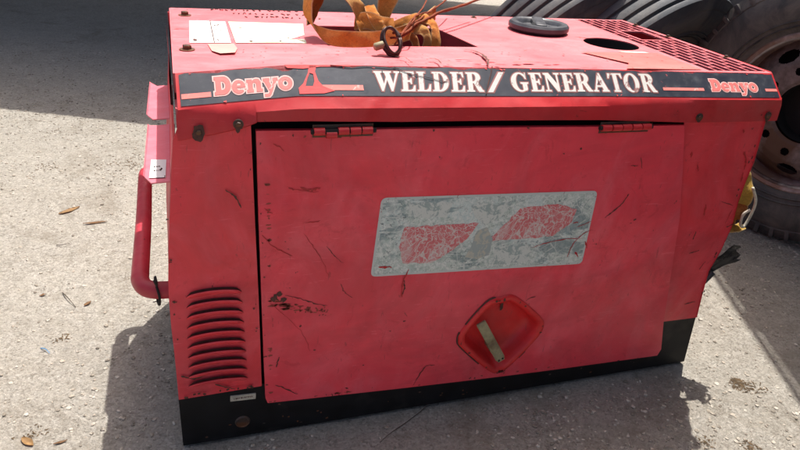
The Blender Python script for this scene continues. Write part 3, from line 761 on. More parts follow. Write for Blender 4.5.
# filler cap
CP = Vector((.984, .488, H))
bm = BM()
lathe(bm, [(.0001, .012), (.054, .012), (.061, .022), (.067, .0255), (.080, .0245), (.085, .019), (.085, .009), (.080, .004), (.070, .0), (.0001, .0)], CP, (0, 0, 1), 64)
Mz = Matrix.Translation(CP) @ Matrix.Rotation(math.radians(-112), 4, 'Z')
box(bm, -.064, .064, -.016, .016, .008, .0285, Mz, .005)
box(bm, -.020, .020, -.062, -.030, .008, .015, Mz, .002); box(bm, -.020, .020, .030, .062, .008, .015, Mz, .002)
obj('filler_cap', bm, M_plastic, root, smooth=True, angle=40)
bm = BM(); lathe(bm, [(.062, .0), (.062, -.0), (.058, -.002), (.058, .002)], CP, (0, 0, 1), 40, closed=True); obj('cap_gasket', bm, M_gap, root)
# bolts on the roof and lip
def bolt(p, ax, r, h, mat=M_steel, washer=True, name='bolt'):
    bm = BM(); ax = Vector(ax)
    if washer: disc(bm, p, ax, r * 1.75, .0016, 20)
    lathe(bm, [(.0001, h), (r * .85, h), (r, h - .0015), (r, .0012)], p, ax, 6)
    obj(name, bm, mat, root)
for p in ((.033, .588), (.027, .228)): bolt(top(*p), (0, 0, 1), .009, .010)
for p in ((.365, .648), (.86, .66)): bolt(top(*p), (0, 0, 1), .005, .004)
for (x, z) in ((.033, .788), (.104, .801), (1.165, .788), (1.374, .787)): bolt(Vector((x, -.0105 if x < .14 else -.0065, z)), (0, -1, 0), .0055, .005)
for p in ((1.395, .60), (1.395, .44), (1.395, .2)): bolt(top(*p), (0, 0, 1), .005, .006)
bm = BM()
for (x, z, r) in ((.033, .788, .013), (.104, .801, .009), (1.165, .788, .008), (1.374, .787, .010)):
    blot(bm, x, z - .003, r * .8, r * 1.25, lambda u, v: Vector((u, -.0122 if u < .14 else -.0082, v)), seed=x * 9, rough=.5)
absorb('m', bm, M_chip_shade, lipo)

# near-black block behind the panels, painting the shade in their gaps
bm = BM(); box(bm, -.002, 1.375, .050, .66, .155, .822); obj('gap_shade_block', bm, M_gap, root)
# left front panel
bm = BM()
o = [(x, z) for z, x in LEFT] + [(.138, .155), (.135, .40), (.131, .60), (.128, .800), (.0, .800)]
poly_sheet(bm, o, [], lambda u, v: Vector((u, .0012 - .004 * math.exp(-((v - .45) / .2) ** 2), v)), (0, .0025, 0))
lp = obj('left_panel', bm, M_panel, root)
# right front panel
bm = BM()
o = [(x + .004, z) for z, x in DR[:-2]] + [(1.270, .172)] + [(x, z) for z, x in RIGHT[::-1]] + [(1.386, .800), (1.137, .800)]
poly_sheet(bm, o, [], lambda u, v: Vector((u, .004, v)), (0, .0025, 0))
rp = obj('right_panel', bm, M_panel, root)
# side panels and rear
def side(name, tab, sgn, mat, ztop=.835):
    bm = BM(); prof = [(ztop, tab[0][1])] + tab; prev = None
    ys = [.0015, .006, .03, .2, .4, .6, .67, .68]
    for z, x in prof:
        row = []
        for y in ys:
            xx = x - sgn * (.004 if y < .005 else 0) + sgn * 0.003 * noise.noise(Vector((y * 4, z * 5, sgn)))
            row.append(bm.verts.new((xx, y, z)))
        if prev:
            for k in range(len(ys) - 1): bm.faces.new((prev[k], row[k], row[k + 1], prev[k + 1]))
        prev = row
    return obj(name, bm, mat, root, smooth=True, angle=40)
side('side_panel', LEFT, -1, M_side); side('side_panel', RIGHT, 1, M_side)
bm = BM(); box(bm, -.008, 1.383, .672, .680, .155, .870); obj('rear_panel', bm, M_side, root)
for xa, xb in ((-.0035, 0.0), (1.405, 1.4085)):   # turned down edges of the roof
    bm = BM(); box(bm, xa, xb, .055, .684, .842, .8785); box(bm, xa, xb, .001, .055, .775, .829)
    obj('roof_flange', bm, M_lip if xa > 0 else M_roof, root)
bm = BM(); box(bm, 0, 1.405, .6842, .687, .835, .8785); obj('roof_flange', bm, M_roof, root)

# door with recess hole
LT = [(.686, .322), (.725, .333), (.766, .331), (.850, .258), (.868, .222), (.850, .180), (.785, .100), (.758, .088), (.730, .096), (.640, .186), (.624, .216), (.632, .248)]
LT = LT[::-1]
lc = (.748, .212)
def ring(k, dy=0.0, dx=0, dz=0): return [(lc[0] + (a - lc[0]) * k + dx, lc[1] + (b - lc[1]) * k + dz) for a, b in LT]
def smoothloop(L, n=5): 
    P = [(a, b, 0) for a, b in L]; P = P[-1:] + P + P[:2]
    C_ = catmull(P, n)[n:-n]; return [(p.x, p.y) for p in C_[:-1]]
bm = BM()
dl = [(.137, .784), (.1385, .60), (.141, .40), (.144, .20), (.146, .118), (.151, .103)]
o = dl + [(.30, .094), (.484, .083), (.70, .072), (.892, .064), (1.10, .058)] + [(x, z) for z, x in DR[::-1]] + [(.95, .770), (.60, .777), (.30, .781)]
poly_sheet(bm, o, [smoothloop(ring(.93))], lambda u, v: Vector((u, -.003, v)), (0, .012, 0))
door = obj('door', bm, M_door, root, label='wide front door with a faded sticker and a recessed latch')
def loops_to_bm(bm, L):
    R = [[bm.verts.new((a, y, b)) for a, b in smoothloop(r)] for r, y in L]
    for A, B in zip(R, R[1:]):
        for k in range(len(A)): bm.faces.new((A[k], A[(k + 1) % len(A)], B[(k + 1) % len(B)], B[k]))
    bm.faces.new(R[-1])
bm = BM()
loops_to_bm(bm, [(ring(1.0), -.0035), (ring(.985), -.0075), (ring(.95), -.0095), (ring(.88), -.0085), (ring(.84), -.004), (ring(.80), .008), (ring(.76, dz=.004), .022), (ring(.70, dz=.005), .030), (ring(.55, dz=.004), .033), (ring(.3, dz=.004), .034)])
dish = obj('latch_recess', bm, M_dishred, door, smooth=True)
bm = BM()
hA, hB = Vector((.684, -.004, .256)), Vector((.751, -.014, .142))
d = (hB - hA).normalized(); sdir = Vector((d.z, 0, -d.x)).normalized(); ndir = d.cross(sdir)
Mh = Matrix((( sdir.x, ndir.x, d.x, hA.x), (sdir.y, ndir.y, d.y, hA.y), (sdir.z, ndir.z, d.z, hA.z), (0, 0, 0, 1)))
Lh = (hB - hA).length
box(bm, -.013, .013, -.004, .004, -.006, Lh, Mh, .003)
box(bm, -.010, .010, -.006, .006, Lh * .55, Lh + .004, Mh, .002)
lathe(bm, [(.0001, .0), (.014, .0), (.014, -.038), (.0001, -.038)], hA + d * .10 + Vector((0, .002, 0)), (0, -1, 0), 16)
lever = obj('latch_lever', bm, M_lever, door)
bm = BM()
for u in (-.005, .006): disc(bm, hB + d * (-.004) + sdir * u + Vector((0, -.0068, 0)), (0, -1, 0), .003, .0008, 10)
absorb('m', bm, M_gap, lever)
# rust outline round the recess (ragged chips along the rim, lower left heaviest)
bm = BM(); rim_o = smoothloop(ring(1.012)); N = len(rim_o)
for k in range(N):
    a, b = rim_o[k]; c, e = rim_o[(k + 1) % N]
    w = noise.noise(Vector((a * 25, b * 25, 2)))
    lowleft = (lc[0] - a) + (lc[1] - b) * .6
    if w + lowleft * 3.2 > .02:
        tube(bm, [(a, -.0048, b), (c, -.0048, e)], .0018 + .0012 * abs(w), 5)
for i in range(16):
    t = random.choice(rim_o); blot(bm, lc[0] + (t[0] - lc[0]) * .93, lc[1] + (t[1] - lc[1]) * .93, random.uniform(.001, .004), random.uniform(.001, .005), lambda u, v: Vector((u, -.0103, v)), seed=i)
blot(bm, .753, .277, .0045, .013, lambda u, v: Vector((u, -.0042 + .034, v)), seed=3)
absorb('m', bm, M_chip_shade, dish)
# faded sticker on the door
fs = lambda off: (lambda u, v: Vector((u, -.003 - off, v)))
def rpoly(P, r, n=5):
    out = []
    for i in range(len(P)):
        a, b, c = Vector(P[i - 1]), Vector(P[i]), Vector(P[(i + 1) % len(P)])
        p0 = b + (a - b).normalized() * r; p1 = b + (c - b).normalized() * r
        for k in range(n + 1):
            t = k / n; q = p0 * (1 - t) ** 2 + b * 2 * t * (1 - t) + p1 * t * t; out.append((q.x, q.y))
    return out
STK = [(0.3828, 0.4311), (0.9393, 0.4061), (0.9336, 0.6103), (0.3946, 0.6276)]
bm = BM(); poly_sheet(bm, rpoly(STK, .014), [], fs(.0008)); st = obj('sticker_border', bm, M_border, door)
cxs = sum(a for a, b in STK) / 4; czs = sum(b for a, b in STK) / 4
bm = BM(); poly_sheet(bm, rpoly([(cxs + (a - cxs) * .980, czs + (b - czs) * .945) for a, b in STK], .011), [], fs(.0013)); obj('sticker_print', bm, M_sticker, door, label='peeling silvery sticker with cracked red shapes')
def rag(P, amp, step=.012, seed=0):
    out = []
    for i in range(len(P)):
        a, b = Vector(P[i]), Vector(P[(i + 1) % len(P)]); n = max(1, int((b - a).length / step))
        nn = Vector((-(b - a).y, (b - a).x)).normalized()
        for k in range(n):
            q = a.lerp(b, k / n) + nn * amp * noise.noise(Vector((i * 7 + k * .9, seed, 0))) * (1 if k else .3); out.append((q.x, q.y))
    return out
bm = BM()
poly_sheet(bm, rag([(0.4528, 0.5531), (0.6319, 0.5485), (0.6076, 0.5088), (0.5645, 0.4757), (0.5250, 0.4529), (0.4563, 0.4602), (0.4431, 0.5033)], .006), [], fs(.0018))
obj('red_print', bm, M_redprint, door); bm = BM()
poly_sheet(bm, rag([(0.6625, 0.4984), (0.7337, 0.5794), (0.8279, 0.5832), (0.8865, 0.5657), (0.8786, 0.5285), (0.8360, 0.4963), (0.7493, 0.4959)], .005, seed=4), [], fs(.0018))
obj('red_print', bm, M_redprint, door)
bm = BM(); poly_sheet(bm, rag([(0.6209, 0.4863), (0.6299, 0.5278), (0.6539, 0.5363), (0.6747, 0.5027), (0.6712, 0.4596), (0.6413, 0.4516), (0.6093, 0.4604)], .006, seed=2), [], fs(.0019)); obj('beige_print', bm, M_photo, door)
bm = BM(); poly_sheet(bm, rag([(0.6050, 0.5963), (0.7104, 0.5939), (0.6857, 0.5597), (0.6480, 0.5420), (0.6195, 0.5649)], .005, seed=6), [], fs(.0018))
obj('teal_print', bm, M_teal, door); bm = BM()
poly_sheet(bm, rag([(0.6835, 0.4802), (0.7794, 0.4794), (0.7833, 0.4313), (0.6865, 0.4302)], .004, seed=8), [], fs(.0018))
obj('teal_print', bm, M_teal, door); bm = BM()
poly_sheet(bm, rag([(0.4567, 0.6115), (0.5601, 0.6068), (0.5503, 0.5703), (0.4647, 0.5744)], .005, seed=9), [], fs(.0017)); obj('teal_print', bm, M_teal, door)
# scratches on the door: dark ones, red ones
fd = lambda u, v: Vector((u, -.0042, v))
fd2 = lambda u, v: Vector((u, -.0054, v))
bm = BM()
for pts, w in (([(1.0255, 0.5965), (1.0149, 0.5728), (0.9923, 0.5498), (0.9733, 0.5347)], .0045), ([(1.0320, 0.6905), (1.0436, 0.6616)], .003), ([(0.4624, 0.4193), (0.4671, 0.3940), (0.4621, 0.3668)], .004),
               ([(0.3141, 0.4206), (0.3267, 0.3950), (0.3437, 0.3792)], .002), ([(0.1919, 0.4066), (0.2249, 0.3919), (0.2611, 0.3737), (0.2864, 0.3649)], .003), ([(0.1686, 0.1560), (0.1944, 0.1387), (0.2207, 0.1179)], .0035),
               ([(0.1713, 0.2095), (0.1783, 0.2376)], .004), ([(0.5454, 0.1461), (0.5341, 0.1253), (0.5188, 0.0886)], .003), ([(0.5454, 0.1461), (0.5700, 0.1449)], .003), ([(1.0095, 0.6711), (1.0296, 0.6701)], .003),
               ([(0.7981, 0.3116), (0.8109, 0.3190), (0.8249, 0.3203)], .003), ([(0.2794, 0.5214), (0.2978, 0.4947), (0.3186, 0.4748)], .002)):
    crack(bm, pts, w * .95, fd, .0025)
for i, (p, r) in enumerate((((0.1702, 0.4015), .009), ((0.1876, 0.3941), .007), ((0.1789, 0.4109), .006), ((0.2257, 0.3183), .003), ((0.2593, 0.2444), .003), ((0.3811, 0.1783), .002), ((0.4758, 0.2960), .003), ((0.4427, 0.2714), .002), ((0.1777, 0.0951), .003), ((0.8601, 0.7201), .003), ((1.0650, 0.5218), .003), ((0.6288, 0.2213), .003), ((0.8181, 0.7097), .002))):
    blot(bm, p[0], p[1], r, r * .8, fd, seed=i * 1.3, rough=1.2)
random.seed(8)
for i in range(24):   # chips along door edges
    e = random.choice('lbt')
    if e == 'l': p = (.143 + random.random() * .006, random.uniform(.12, .76))
    elif e == 'b': x = random.uniform(.16, 1.25); p = (x, .107 - x * .042 + random.random() * .004)
    else: p = (random.uniform(.15, 1.12), .772 + random.random() * .004)
    blot(bm, p[0], p[1], random.uniform(.001, .004), random.uniform(.001, .003), fd, seed=i, rough=1.2)
absorb('m', bm, M_chip_shade, door)
M_rustst = plain('thin_rust_smear', (.30, .055, .04), .8, .5, scale=70)
bm = BM(); random.seed(33)
fr = lambda u, v: Vector((u, -.0037, v))
for i in range(70):
    t = random.random(); x = .158 + .14 * t; z = .388 - .045 * t + random.gauss(0, .006)
    blot(bm, x, z, random.uniform(.001, .012) * (1.1 - t), random.uniform(.0008, .003), fr, seed=i, rough=1.3, n=9)
for i in range(60):
    c_ = random.choice(((.155, .2, .003, .10), (.30, .100, .14, .004), (.9, .074, .25, .003), (.154, .62, .003, .10), (.30, .768, .10, .004), (.95, .760, .08, .003)))
    bx_ = max(.158, c_[0] + random.gauss(0, c_[2]) * .5); bz_ = max(.113 - bx_ * .042, c_[1] + random.gauss(0, c_[3]) * .5)
    blot(bm, bx_, bz_, random.uniform(.001, .006), random.uniform(.001, .003), fr, seed=i * 1.7, rough=1.3, n=9)
absorb('m', bm, M_rustst, door)
bm = BM()
bm = BM()
for pts, w in (([(0.2219, 0.6614), (0.2423, 0.6557), (0.2628, 0.6590)], .007), ([(0.1978, 0.6629), (0.2099, 0.6578)], .005), ([(0.1688, 0.7576), (0.1898, 0.7424)], .003), ([(0.1498, 0.6217), (0.1656, 0.6069)], .003),
               ([(0.1449, 0.5602), (0.1711, 0.5269), (0.2067, 0.5039)], .004), ([(0.2294, 0.5575), (0.2490, 0.5268), (0.2717, 0.4848), (0.2862, 0.4422)], .002), ([(0.1594, 0.3898), (0.2259, 0.3043), (0.2499, 0.2431)], .002), ([(0.2078, 0.6579), (0.2589, 0.6502)], .003),
               ([(0.2332, 0.5808), (0.2648, 0.5830)], .003)):
    crack(bm, pts, w * .8, fd, .003)
for pts, w in (([(0.7816, 0.4681), (0.8206, 0.4783), (0.8748, 0.4845), (0.9234, 0.4829)], .003), ([(0.8984, 0.5158), (0.9194, 0.5224), (0.9346, 0.5294)], .004), ([(0.8843, 0.5280), (0.8979, 0.5296)], .004), ([(0.8897, 0.4318), (0.8984, 0.4682), (0.9206, 0.4944), (0.9411, 0.5039)], .003),
               ([(0.9314, 0.4737), (0.9424, 0.4526)], .004), ([(0.4724, 0.4425), (0.4611, 0.4057), (0.4621, 0.3668)], .005), ([(0.3999, 0.4557), (0.4308, 0.4523)], .006), ([(0.9098, 0.4442), (0.9222, 0.4285)], .005)):
    crack(bm, pts, w, fd2, .002)
absorb('m', bm, M_deepred, door)
bm = BM()
fp = lambda u, v: Vector((u, .0030, v))
fl = lambda u, v: Vector((u, -.0045, v))
for pts, w in (([(1.2806, 0.4659), (1.2795, 0.4416)], .004), ([(1.3305, 0.5509), (1.3762, 0.5359)], .002), ([(1.3791, 0.4696), (1.4022, 0.4799)], .004), ([(1.2818, 0.3981), (1.3129, 0.4044)], .004), ([(1.3255, 0.2254), (1.3621, 0.2309)], .003), ([(1.3360, 0.3413), (1.3474, 0.3659)], .003)):
    crack(bm, pts, w, fp, .002)
for i in range(10): blot(bm, 1.375 + random.random() * .008, random.uniform(.2, .75), .002, .004, fp, seed=i)
absorb('m', bm, M_chip_shade, rp)
bm = BM()
for pts, w in (([(1.1849, 0.6969), (1.1875, 0.6810)], .008), ([(1.3491, 0.6900), (1.3672, 0.6620), (1.3700, 0.6396)], .008), ([(1.3703, 0.6313), (1.3743, 0.6056)], .007), ([(1.2129, 0.6612), (1.2231, 0.6418)], .005), ([(1.3213, 0.7493), (1.3278, 0.7413)], .008), ([(1.2838, 0.5455), (1.2895, 0.5129)], .006), ([(1.3776, 0.5240), (1.3706, 0.4825)], .004)):
    crack(bm, pts, w, fp, .002)
absorb('m', bm, M_deepred, rp)
bm = BM()
for pts, w in (([(0.0757, 0.6661), (0.0940, 0.6498), (0.1048, 0.6249)], .0035), ([(-0.0366, 0.2212), (-0.0141, 0.2113), (0.0139, 0.2148)], .005), ([(-0.0405, 0.4188), (-0.0308, 0.4175)], .004), ([(0.0340, 0.1848), (0.0773, 0.1616)], .003)):
    crack(bm, pts, w * 1.4, fl, .0015)
for i in range(12): blot(bm, random.choice((-.038, .124)) + random.random() * .006, random.uniform(.17, .75), random.uniform(.001, .003), .002, fl, seed=i, rough=1.2)
for i in range(10): blot(bm, random.uniform(-.04, .12), .158 + random.random() * .008, random.uniform(.002, .005), .003, fl, seed=i)
absorb('m', bm, M_chip_shade, lp)
# louvres pressed into the left panel, slot shade painted as dark strips
bm = BM(); bmd = BM()
for k in range(10):
    zt = .437 - k * .0265; x0, x1 = -.016 - k * .0012 + .004, .100 + k * .0008
    nseg = 22; rows_ = []
    for i in range(nseg + 1):
        t = i / nseg; x = x0 + (x1 - x0) * t; e = min(1, math.sin(math.pi * t) * 3.0) ** .55 if 0 < t < 1 else 0
        rise = .004 * math.sin(math.pi * t)
        row = []
        for s in range(6):
            a = s / 5
            z = zt + rise * 1.6 - .011 * (1 - e) - a * .0165 * (0.15 + .85 * e); y = -.0036 - .0095 * e * math.cos(a * math.pi / 2) ** .8
            row.append(bm.verts.new((x, y, z)))
        row.insert(0, bm.verts.new((x, row[0].co.y + .0016, row[0].co.z - .002)))
        rows_.append(row)
    for A, B in zip(rows_, rows_[1:]):
        for j in range(6): bm.faces.new((A[j], A[j + 1], B[j + 1], B[j]))
    hump = lambda i: min(1, math.sin(math.pi * i / 12) * 3.0) ** .55 if 0 < i < 12 else 0
    P = [(x0 + (x1 - x0) * i / 12, zt + .0064 * math.sin(math.pi * i / 12) - .010 * (1 - hump(i)) + .0008) for i in range(13)]
    poly_sheet(bmd, P + [(a, b - .0062 * max(.08, hump(i))) for i, (a, b) in list(enumerate(P))[::-1]], [], lambda u, v: Vector((u, -.0040, v)))
obj('louvres', bm, M_panel, lp, smooth=True); absorb('m', bmd, M_chip_shade, lp)
# hinges
def hinge(x0, x1, z, droop, label):
    bm = BM(); n = 5; w = (x1 - x0) / n
    for i in range(n):
        a = x0 + i * w + .0015; b = a + w - .003
        tube(bm, [(a, -.010 - .001 * (i % 2), z - droop * (i == 1)), (b, -.010 - .001 * (i % 2), z - droop * (i == 1))], .0075, 12)
    return obj('hinge', bm, M_lip, root, smooth=True, angle=40, label=label)
h1 = hinge(.244, .364, .7815, .006, None); h2 = hinge(.897, 1.030, .770, 0, None)
for hg, (a, b, z) in ((h1, (.240, .370, .7815)), (h2, (.893, 1.034, .770))):
    bm = BM(); tube(bm, [(a, -.010, z), (b, -.010, z)], .0052, 8); obj('hinge_pin', bm, M_gap, hg)
    bm = BM(); box(bm, a + .004, b - .004, -.0045, -.0032, z - .014, z + .012); obj('hinge_leaf', bm, M_steel, hg)
# skid base
bm = BM()
poly_sheet(bm, [(-.047, .0), (-.047, .152), (.150, .155), (.158, .112), (.55, .083), (.95, .068), (1.255, .064), (1.262, .168), (1.266, .172), (1.391, .172), (1.398, .10), (1.408, .0)], [], lambda u, v: Vector((u, .0085, v)), (0, .665, 0))
base = obj('skid_base', bm, M_black, root)
bm = BM(); box(bm, .066, .124, .0045, .0080, .1165, .1330, Matrix.Translation((.095, 0, .125)) @ Matrix.Rotation(math.radians(3), 4, 'Y') @ Matrix.Translation((-.095, 0, -.125)), .0005)
bplate = obj('base_plate', bm, M_ltgrey, base)
bm = BM()
for i in range(11):
    x = .074 + i * .004; box(bm, x, x + random.uniform(.001, .003), .0038, .0044, .123, .127)
absorb('m', bm, M_chip_shade, bplate)
bm = BM(); lathe(bm, [(.0001, .0012), (.013, .0012), (.015, .0035), (.018, .0), (.018, -.002)], (.092, .0083, .046), (0, -1, 0), 24); obj('drain_hole', bm, M_steel, base)
bm = BM()
fbz = lambda u, v: Vector((u, .0078, v))
random.seed(21)
for i in range(24): blot(bm, random.uniform(-.03, 1.38), random.uniform(.012, .05), random.uniform(.001, .004), random.uniform(.001, .003), fbz, seed=i)
absorb('m', bm, M_steel, base)
# carrying tube and cover flaps along the left side
bm = BM()
pts = [(-.048, .658, .43), (-.080, .658, .43), (-.098, .640, .43), (-.102, .60, .43), (-.101, .34, .43), (-.103, .11, .43), (-.102, .072, .43), (-.092, .044, .43), (-.072, .030, .43), (-.044, .026, .43)]
tube(bm, catmull(pts, 6), .0185, 18)
obj('carrying_tube', bm, M_tube, root, smooth=True, angle=60)
bm = BM()
tube(bm, catmull([(-.068, .010, .452), (-.064, .004, .43), (-.066, .012, .405), (-.070, .035, .400), (-.072, .052, .43), (-.070, .036, .458), (-.067, .008, .456), (-.070, -.004, .474)], 6), .0028, 6)
obj('wire_tie', bm, M_gap, root)
def flap(y0, y1, c0, c1, name='cover_flap'):
    bm = BM()
    P = [(-.026, y0), (-.058, y0), (-.070, y0 + c0), (-.066, y1 + c1), (-.050, y1 - .004), (-.010, y1)]
    P = [(-.012, y0)] + P[1:]
    poly_sheet(bm, P, [], lambda u, v: Vector((u, v, .680 + .05 * (u + .012))), (0, 0, -.0025))
    a, b = Vector(P[2] + (0,)), Vector(P[3] + (0,)); a.z = .680 + .05 * (a.x + .012); b.z = .680 + .05 * (b.x + .012)
    bm.faces.new([bm.verts.new(p) for p in (a, b, b + Vector((-.003, 0, .004)), a + Vector((-.003, 0, .004)))])
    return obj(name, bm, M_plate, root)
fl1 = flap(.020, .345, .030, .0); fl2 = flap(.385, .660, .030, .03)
bm = BM(); poly_sheet(bm, [(-.062, .040), (-.032, .036), (-.030, .125), (-.059, .132)], [], lambda u, v: Vector((u, v, .682 + .05 * (u + .012)))); fls = obj('paper_label', bm, M_paper, fl1)
bm = BM()
for i in range(2):
    y = .070 + i * .02; x = -.054
    while x < -.042:
        w = random.uniform(.001, .004); box(bm, x, x + w, y, y + .003, .6830 + .05 * (x + .012), .6833 + .05 * (x + .012)); x += w + .0015
absorb('m', bm, M_chip_shade, fls)
for z in (.36, .50, .60):
    pass

# ------------------------------------------------------------------ things lying on the roof
OC = Vector((.40, .33, H))
def V3(x, y, z): return Vector((x, y, z))
strap = empty('ratchet_strap', (.42, .35, H), 'frayed orange webbing strap looped and knotted over the opening in the generator roof', 'strap')
rib = lambda pts, mat, cross=6, wav=.004, cup=0.0: (lambda b: (ribbon(b, pts, .0028, 8, cross, cup, 0, wav), obj('webbing', b, mat, strap, smooth=True, angle=50)))(BM())
# front loop: low along the front of the opening, curling up at the left and back over to the knot
rib([(V3(.66, .47, H + .045), V3(.0, .010, .034)), (V3(.60, .39, H + .036), V3(.0, .010, .034)), (V3(.53, .31, H + .026), V3(0, .012, .036)), (V3(.45, .272, H + .018), V3(0, .012, .036)), (V3(.37, .262, H + .018), V3(0, .014, .036)),
     (V3(.325, .285, H + .022), V3(-.004, .020, .030)), (V3(.300, .320, H + .042), V3(-.012, .032, .014)), (V3(.296, .335, H + .075), V3(-.012, .038, .002)), (V3(.308, .34, H + .110), V3(-.006, .040, -.004)),
     (V3(.335, .35, H + .134), V3(.0, .040, -.006)), (V3(.365, .36, H + .130), V3(.010, .036, -.012)), (V3(.395, .37, H + .100), V3(.016, .030, -.014)), (V3(.42, .37, H + .065), V3(.022, .022, -.016))], M_web, wav=.002)
# brown inner turn that goes down behind the loop into the opening
rib([(V3(.335, .36, H + .130), V3(.040, .006, -.004)), (V3(.330, .375, H + .095), V3(.036, .014, .0)), (V3(.318, .38, H + .055), V3(.030, .020, .0)), (V3(.308, .365, H + .030), V3(.020, .026, .002))], M_webdark, wav=.002)
# worn tan strap falling from the top into the knot
rib([(V3(.33, .34, H + .140), V3(.006, .038, .004)), (V3(.365, .33, H + .122), V3(.020, .026, .012)), (V3(.400, .325, H + .092), V3(.028, .020, .010)), (V3(.425, .33, H + .055), V3(.036, .012, .004)), (V3(.430, .335, H + .015), V3(.040, .008, .004)), (V3(.42, .36, H - .03), V3(.040, .008, 0))], M_webtan, wav=.003)
# wide tongue standing up out of the knot
rib([(V3(.475, .34, H + .01), V3(.022, .0, .004)), (V3(.482, .35, H + .045), V3(.030, .006, .004)), (V3(.492, .36, H + .085), V3(.050, .010, .0)), (V3(.512, .37, H + .13), V3(.058, .010, -.006)), (V3(.545, .39, H + .175), V3(.05, .02, -.02))], M_web, cup=.008, wav=.002)
# soft folds of the knot
rib([(V3(.405, .325, H + .045), V3(.004, .014, .034)), (V3(.43, .308, H + .052), V3(.006, .012, .038)), (V3(.465, .305, H + .044), V3(.004, .012, .036)), (V3(.50, .325, H + .040), V3(0, .020, .026))], M_web, wav=.003, cup=.0015)
rib([(V3(.44, .335, H + .080), V3(.026, .010, .004)), (V3(.445, .312, H + .062), V3(.030, .008, .006)), (V3(.462, .300, H + .036), V3(.026, .004, .010)), (V3(.49, .300, H + .018), V3(.010, .008, .022))], M_web, wav=.004, cup=.001)
rib([(V3(.42, .34, H + .070), V3(.020, .010, .010)), (V3(.415, .315, H + .050), V3(.016, .010, .020)), (V3(.43, .300, H + .026), V3(.010, .010, .026)), (V3(.47, .298, H + .010), V3(.002, .012, .026))], M_web, wav=.004)
# bundle at the right: a broad fold that turns over and drops into the opening
rib([(V3(.50, .36, H + .020), V3(.0, .012, .030)), (V3(.545, .36, H + .040), V3(.002, .016, .028)), (V3(.585, .372, H + .048), V3(.006, .024, .020)), (V3(.615, .372, H + .036), V3(.018, .026, .008)), (V3(.622, .355, H + .008), V3(.030, .016, .0)), (V3(.615, .345, H - .05), V3(.032, .010, 0))], M_web, wav=.004, cup=.0015)
rib([(V3(.53, .34, H + .026), V3(.004, .014, .026)), (V3(.565, .335, H + .030), V3(.010, .016, .022)), (V3(.590, .330, H + .014), V3(.022, .012, .010)), (V3(.585, .330, H - .05), V3(.028, .008, 0))], M_webtan, wav=.004, cup=.0015)
rib([(V3(.50, .33, H + .016), V3(.004, .014, .022)), (V3(.535, .318, H + .018), V3(.012, .012, .018)), (V3(.556, .312, H - .002), V3(.022, .008, .004)), (V3(.55, .312, H - .06), V3(.026, .006, 0))], M_webdark, wav=.004, cup=.001)
# iron thimble with a wire rope eye, lying on the roof in front of the opening
th = empty('rope_thimble', (.456, .19, H), 'dark iron thimble with a twisted wire eye hanging over the front of the orange strap', 'thimble')
bm = BM(); C0 = V3(.456, .196, H + .031); ux = V3(.94, .10, .26).normalized(); uz = V3(-.20, .55, .80).normalized(); un_ = ux.cross(uz)
for k in range(4):
    o = un_ * (.0042 * (k - 1.5)); ph = k * 1.3
    tube(bm, [C0 + o + ux * (.019 + .0035 * math.sin(ph)) * math.cos(a) + uz * (.031 + .003 * math.cos(ph)) * math.sin(a) + un_ * .002 * math.sin(3 * a + ph) for a in [2 * math.pi * i / 28 for i in range(29)]], .0030, 7)
obj('iron_ring', bm, M_thimble, th, smooth=True)
bm = BM(); lathe(bm, [(.0001, .0), (.006, .0), (.0085, .003), (.0085, .022), (.006, .024), (.0001, .024)], C0 + ux * -.042 + V3(0, 0, -.002), ux, 16)
obj('ferrule', bm, M_lever, th, smooth=True, angle=40)
# loose rusty wires running up to the right
wr = empty('rusty_wires', (.50, .27, H), 'rust orange wires fanning up to the right from the thimble on the roof', 'wire')
for pts, r in (([V3(.462, .205, H + .045), V3(.511, .270, H + .034), V3(.548, .315, H + .042), V3(.60, .37, H + .048), V3(.66, .43, H + .055), V3(.72, .48, H + .058), V3(.847, .604, H + .062), V3(.99, .75, H + .07)], .0032),
               ([V3(.455, .20, H + .035), V3(.50, .255, H + .028), V3(.56, .335, H + .036), V3(.64, .43, H + .044), V3(.72, .505, H + .050), V3(.83, .61, H + .055)], .0026),
               ([V3(.49, .235, H + .035), V3(.515, .285, H + .040), V3(.555, .34, H + .055), V3(.60, .41, H + .064), V3(.67, .56, H + .068), V3(.72, .66, H + .07)], .0020),
               ([V3(.54, .31, H + .044), V3(.60, .385, H + .054), V3(.672, .484, H + .06), V3(.736, .584, H + .062), V3(.78, .66, H + .064)], .0022),
               ([V3(.47, .215, H + .02), V3(.505, .25, H + .045), V3(.53, .27, H + .062), V3(.565, .35, H + .060), V3(.63, .42, H + .056)], .0018)):
    bm = BM(); random.seed(len(pts)); P = catmull(pts, 7)
    P = [p + Vector((0, 0, .003 * noise.noise(p * 30))) for p in P]
    tube(bm, P, r, 7); obj('wire', bm, M_wire, wr, smooth=True)
bm = BM(); tube(bm, catmull([V3(.57, .50, H + .02), V3(.60, .47, H + .012), V3(.625, .45, H + .006), V3(.64, .44, H + .003)], 5), .0022, 6)
obj('wire', bm, M_gap, wr, smooth=True)

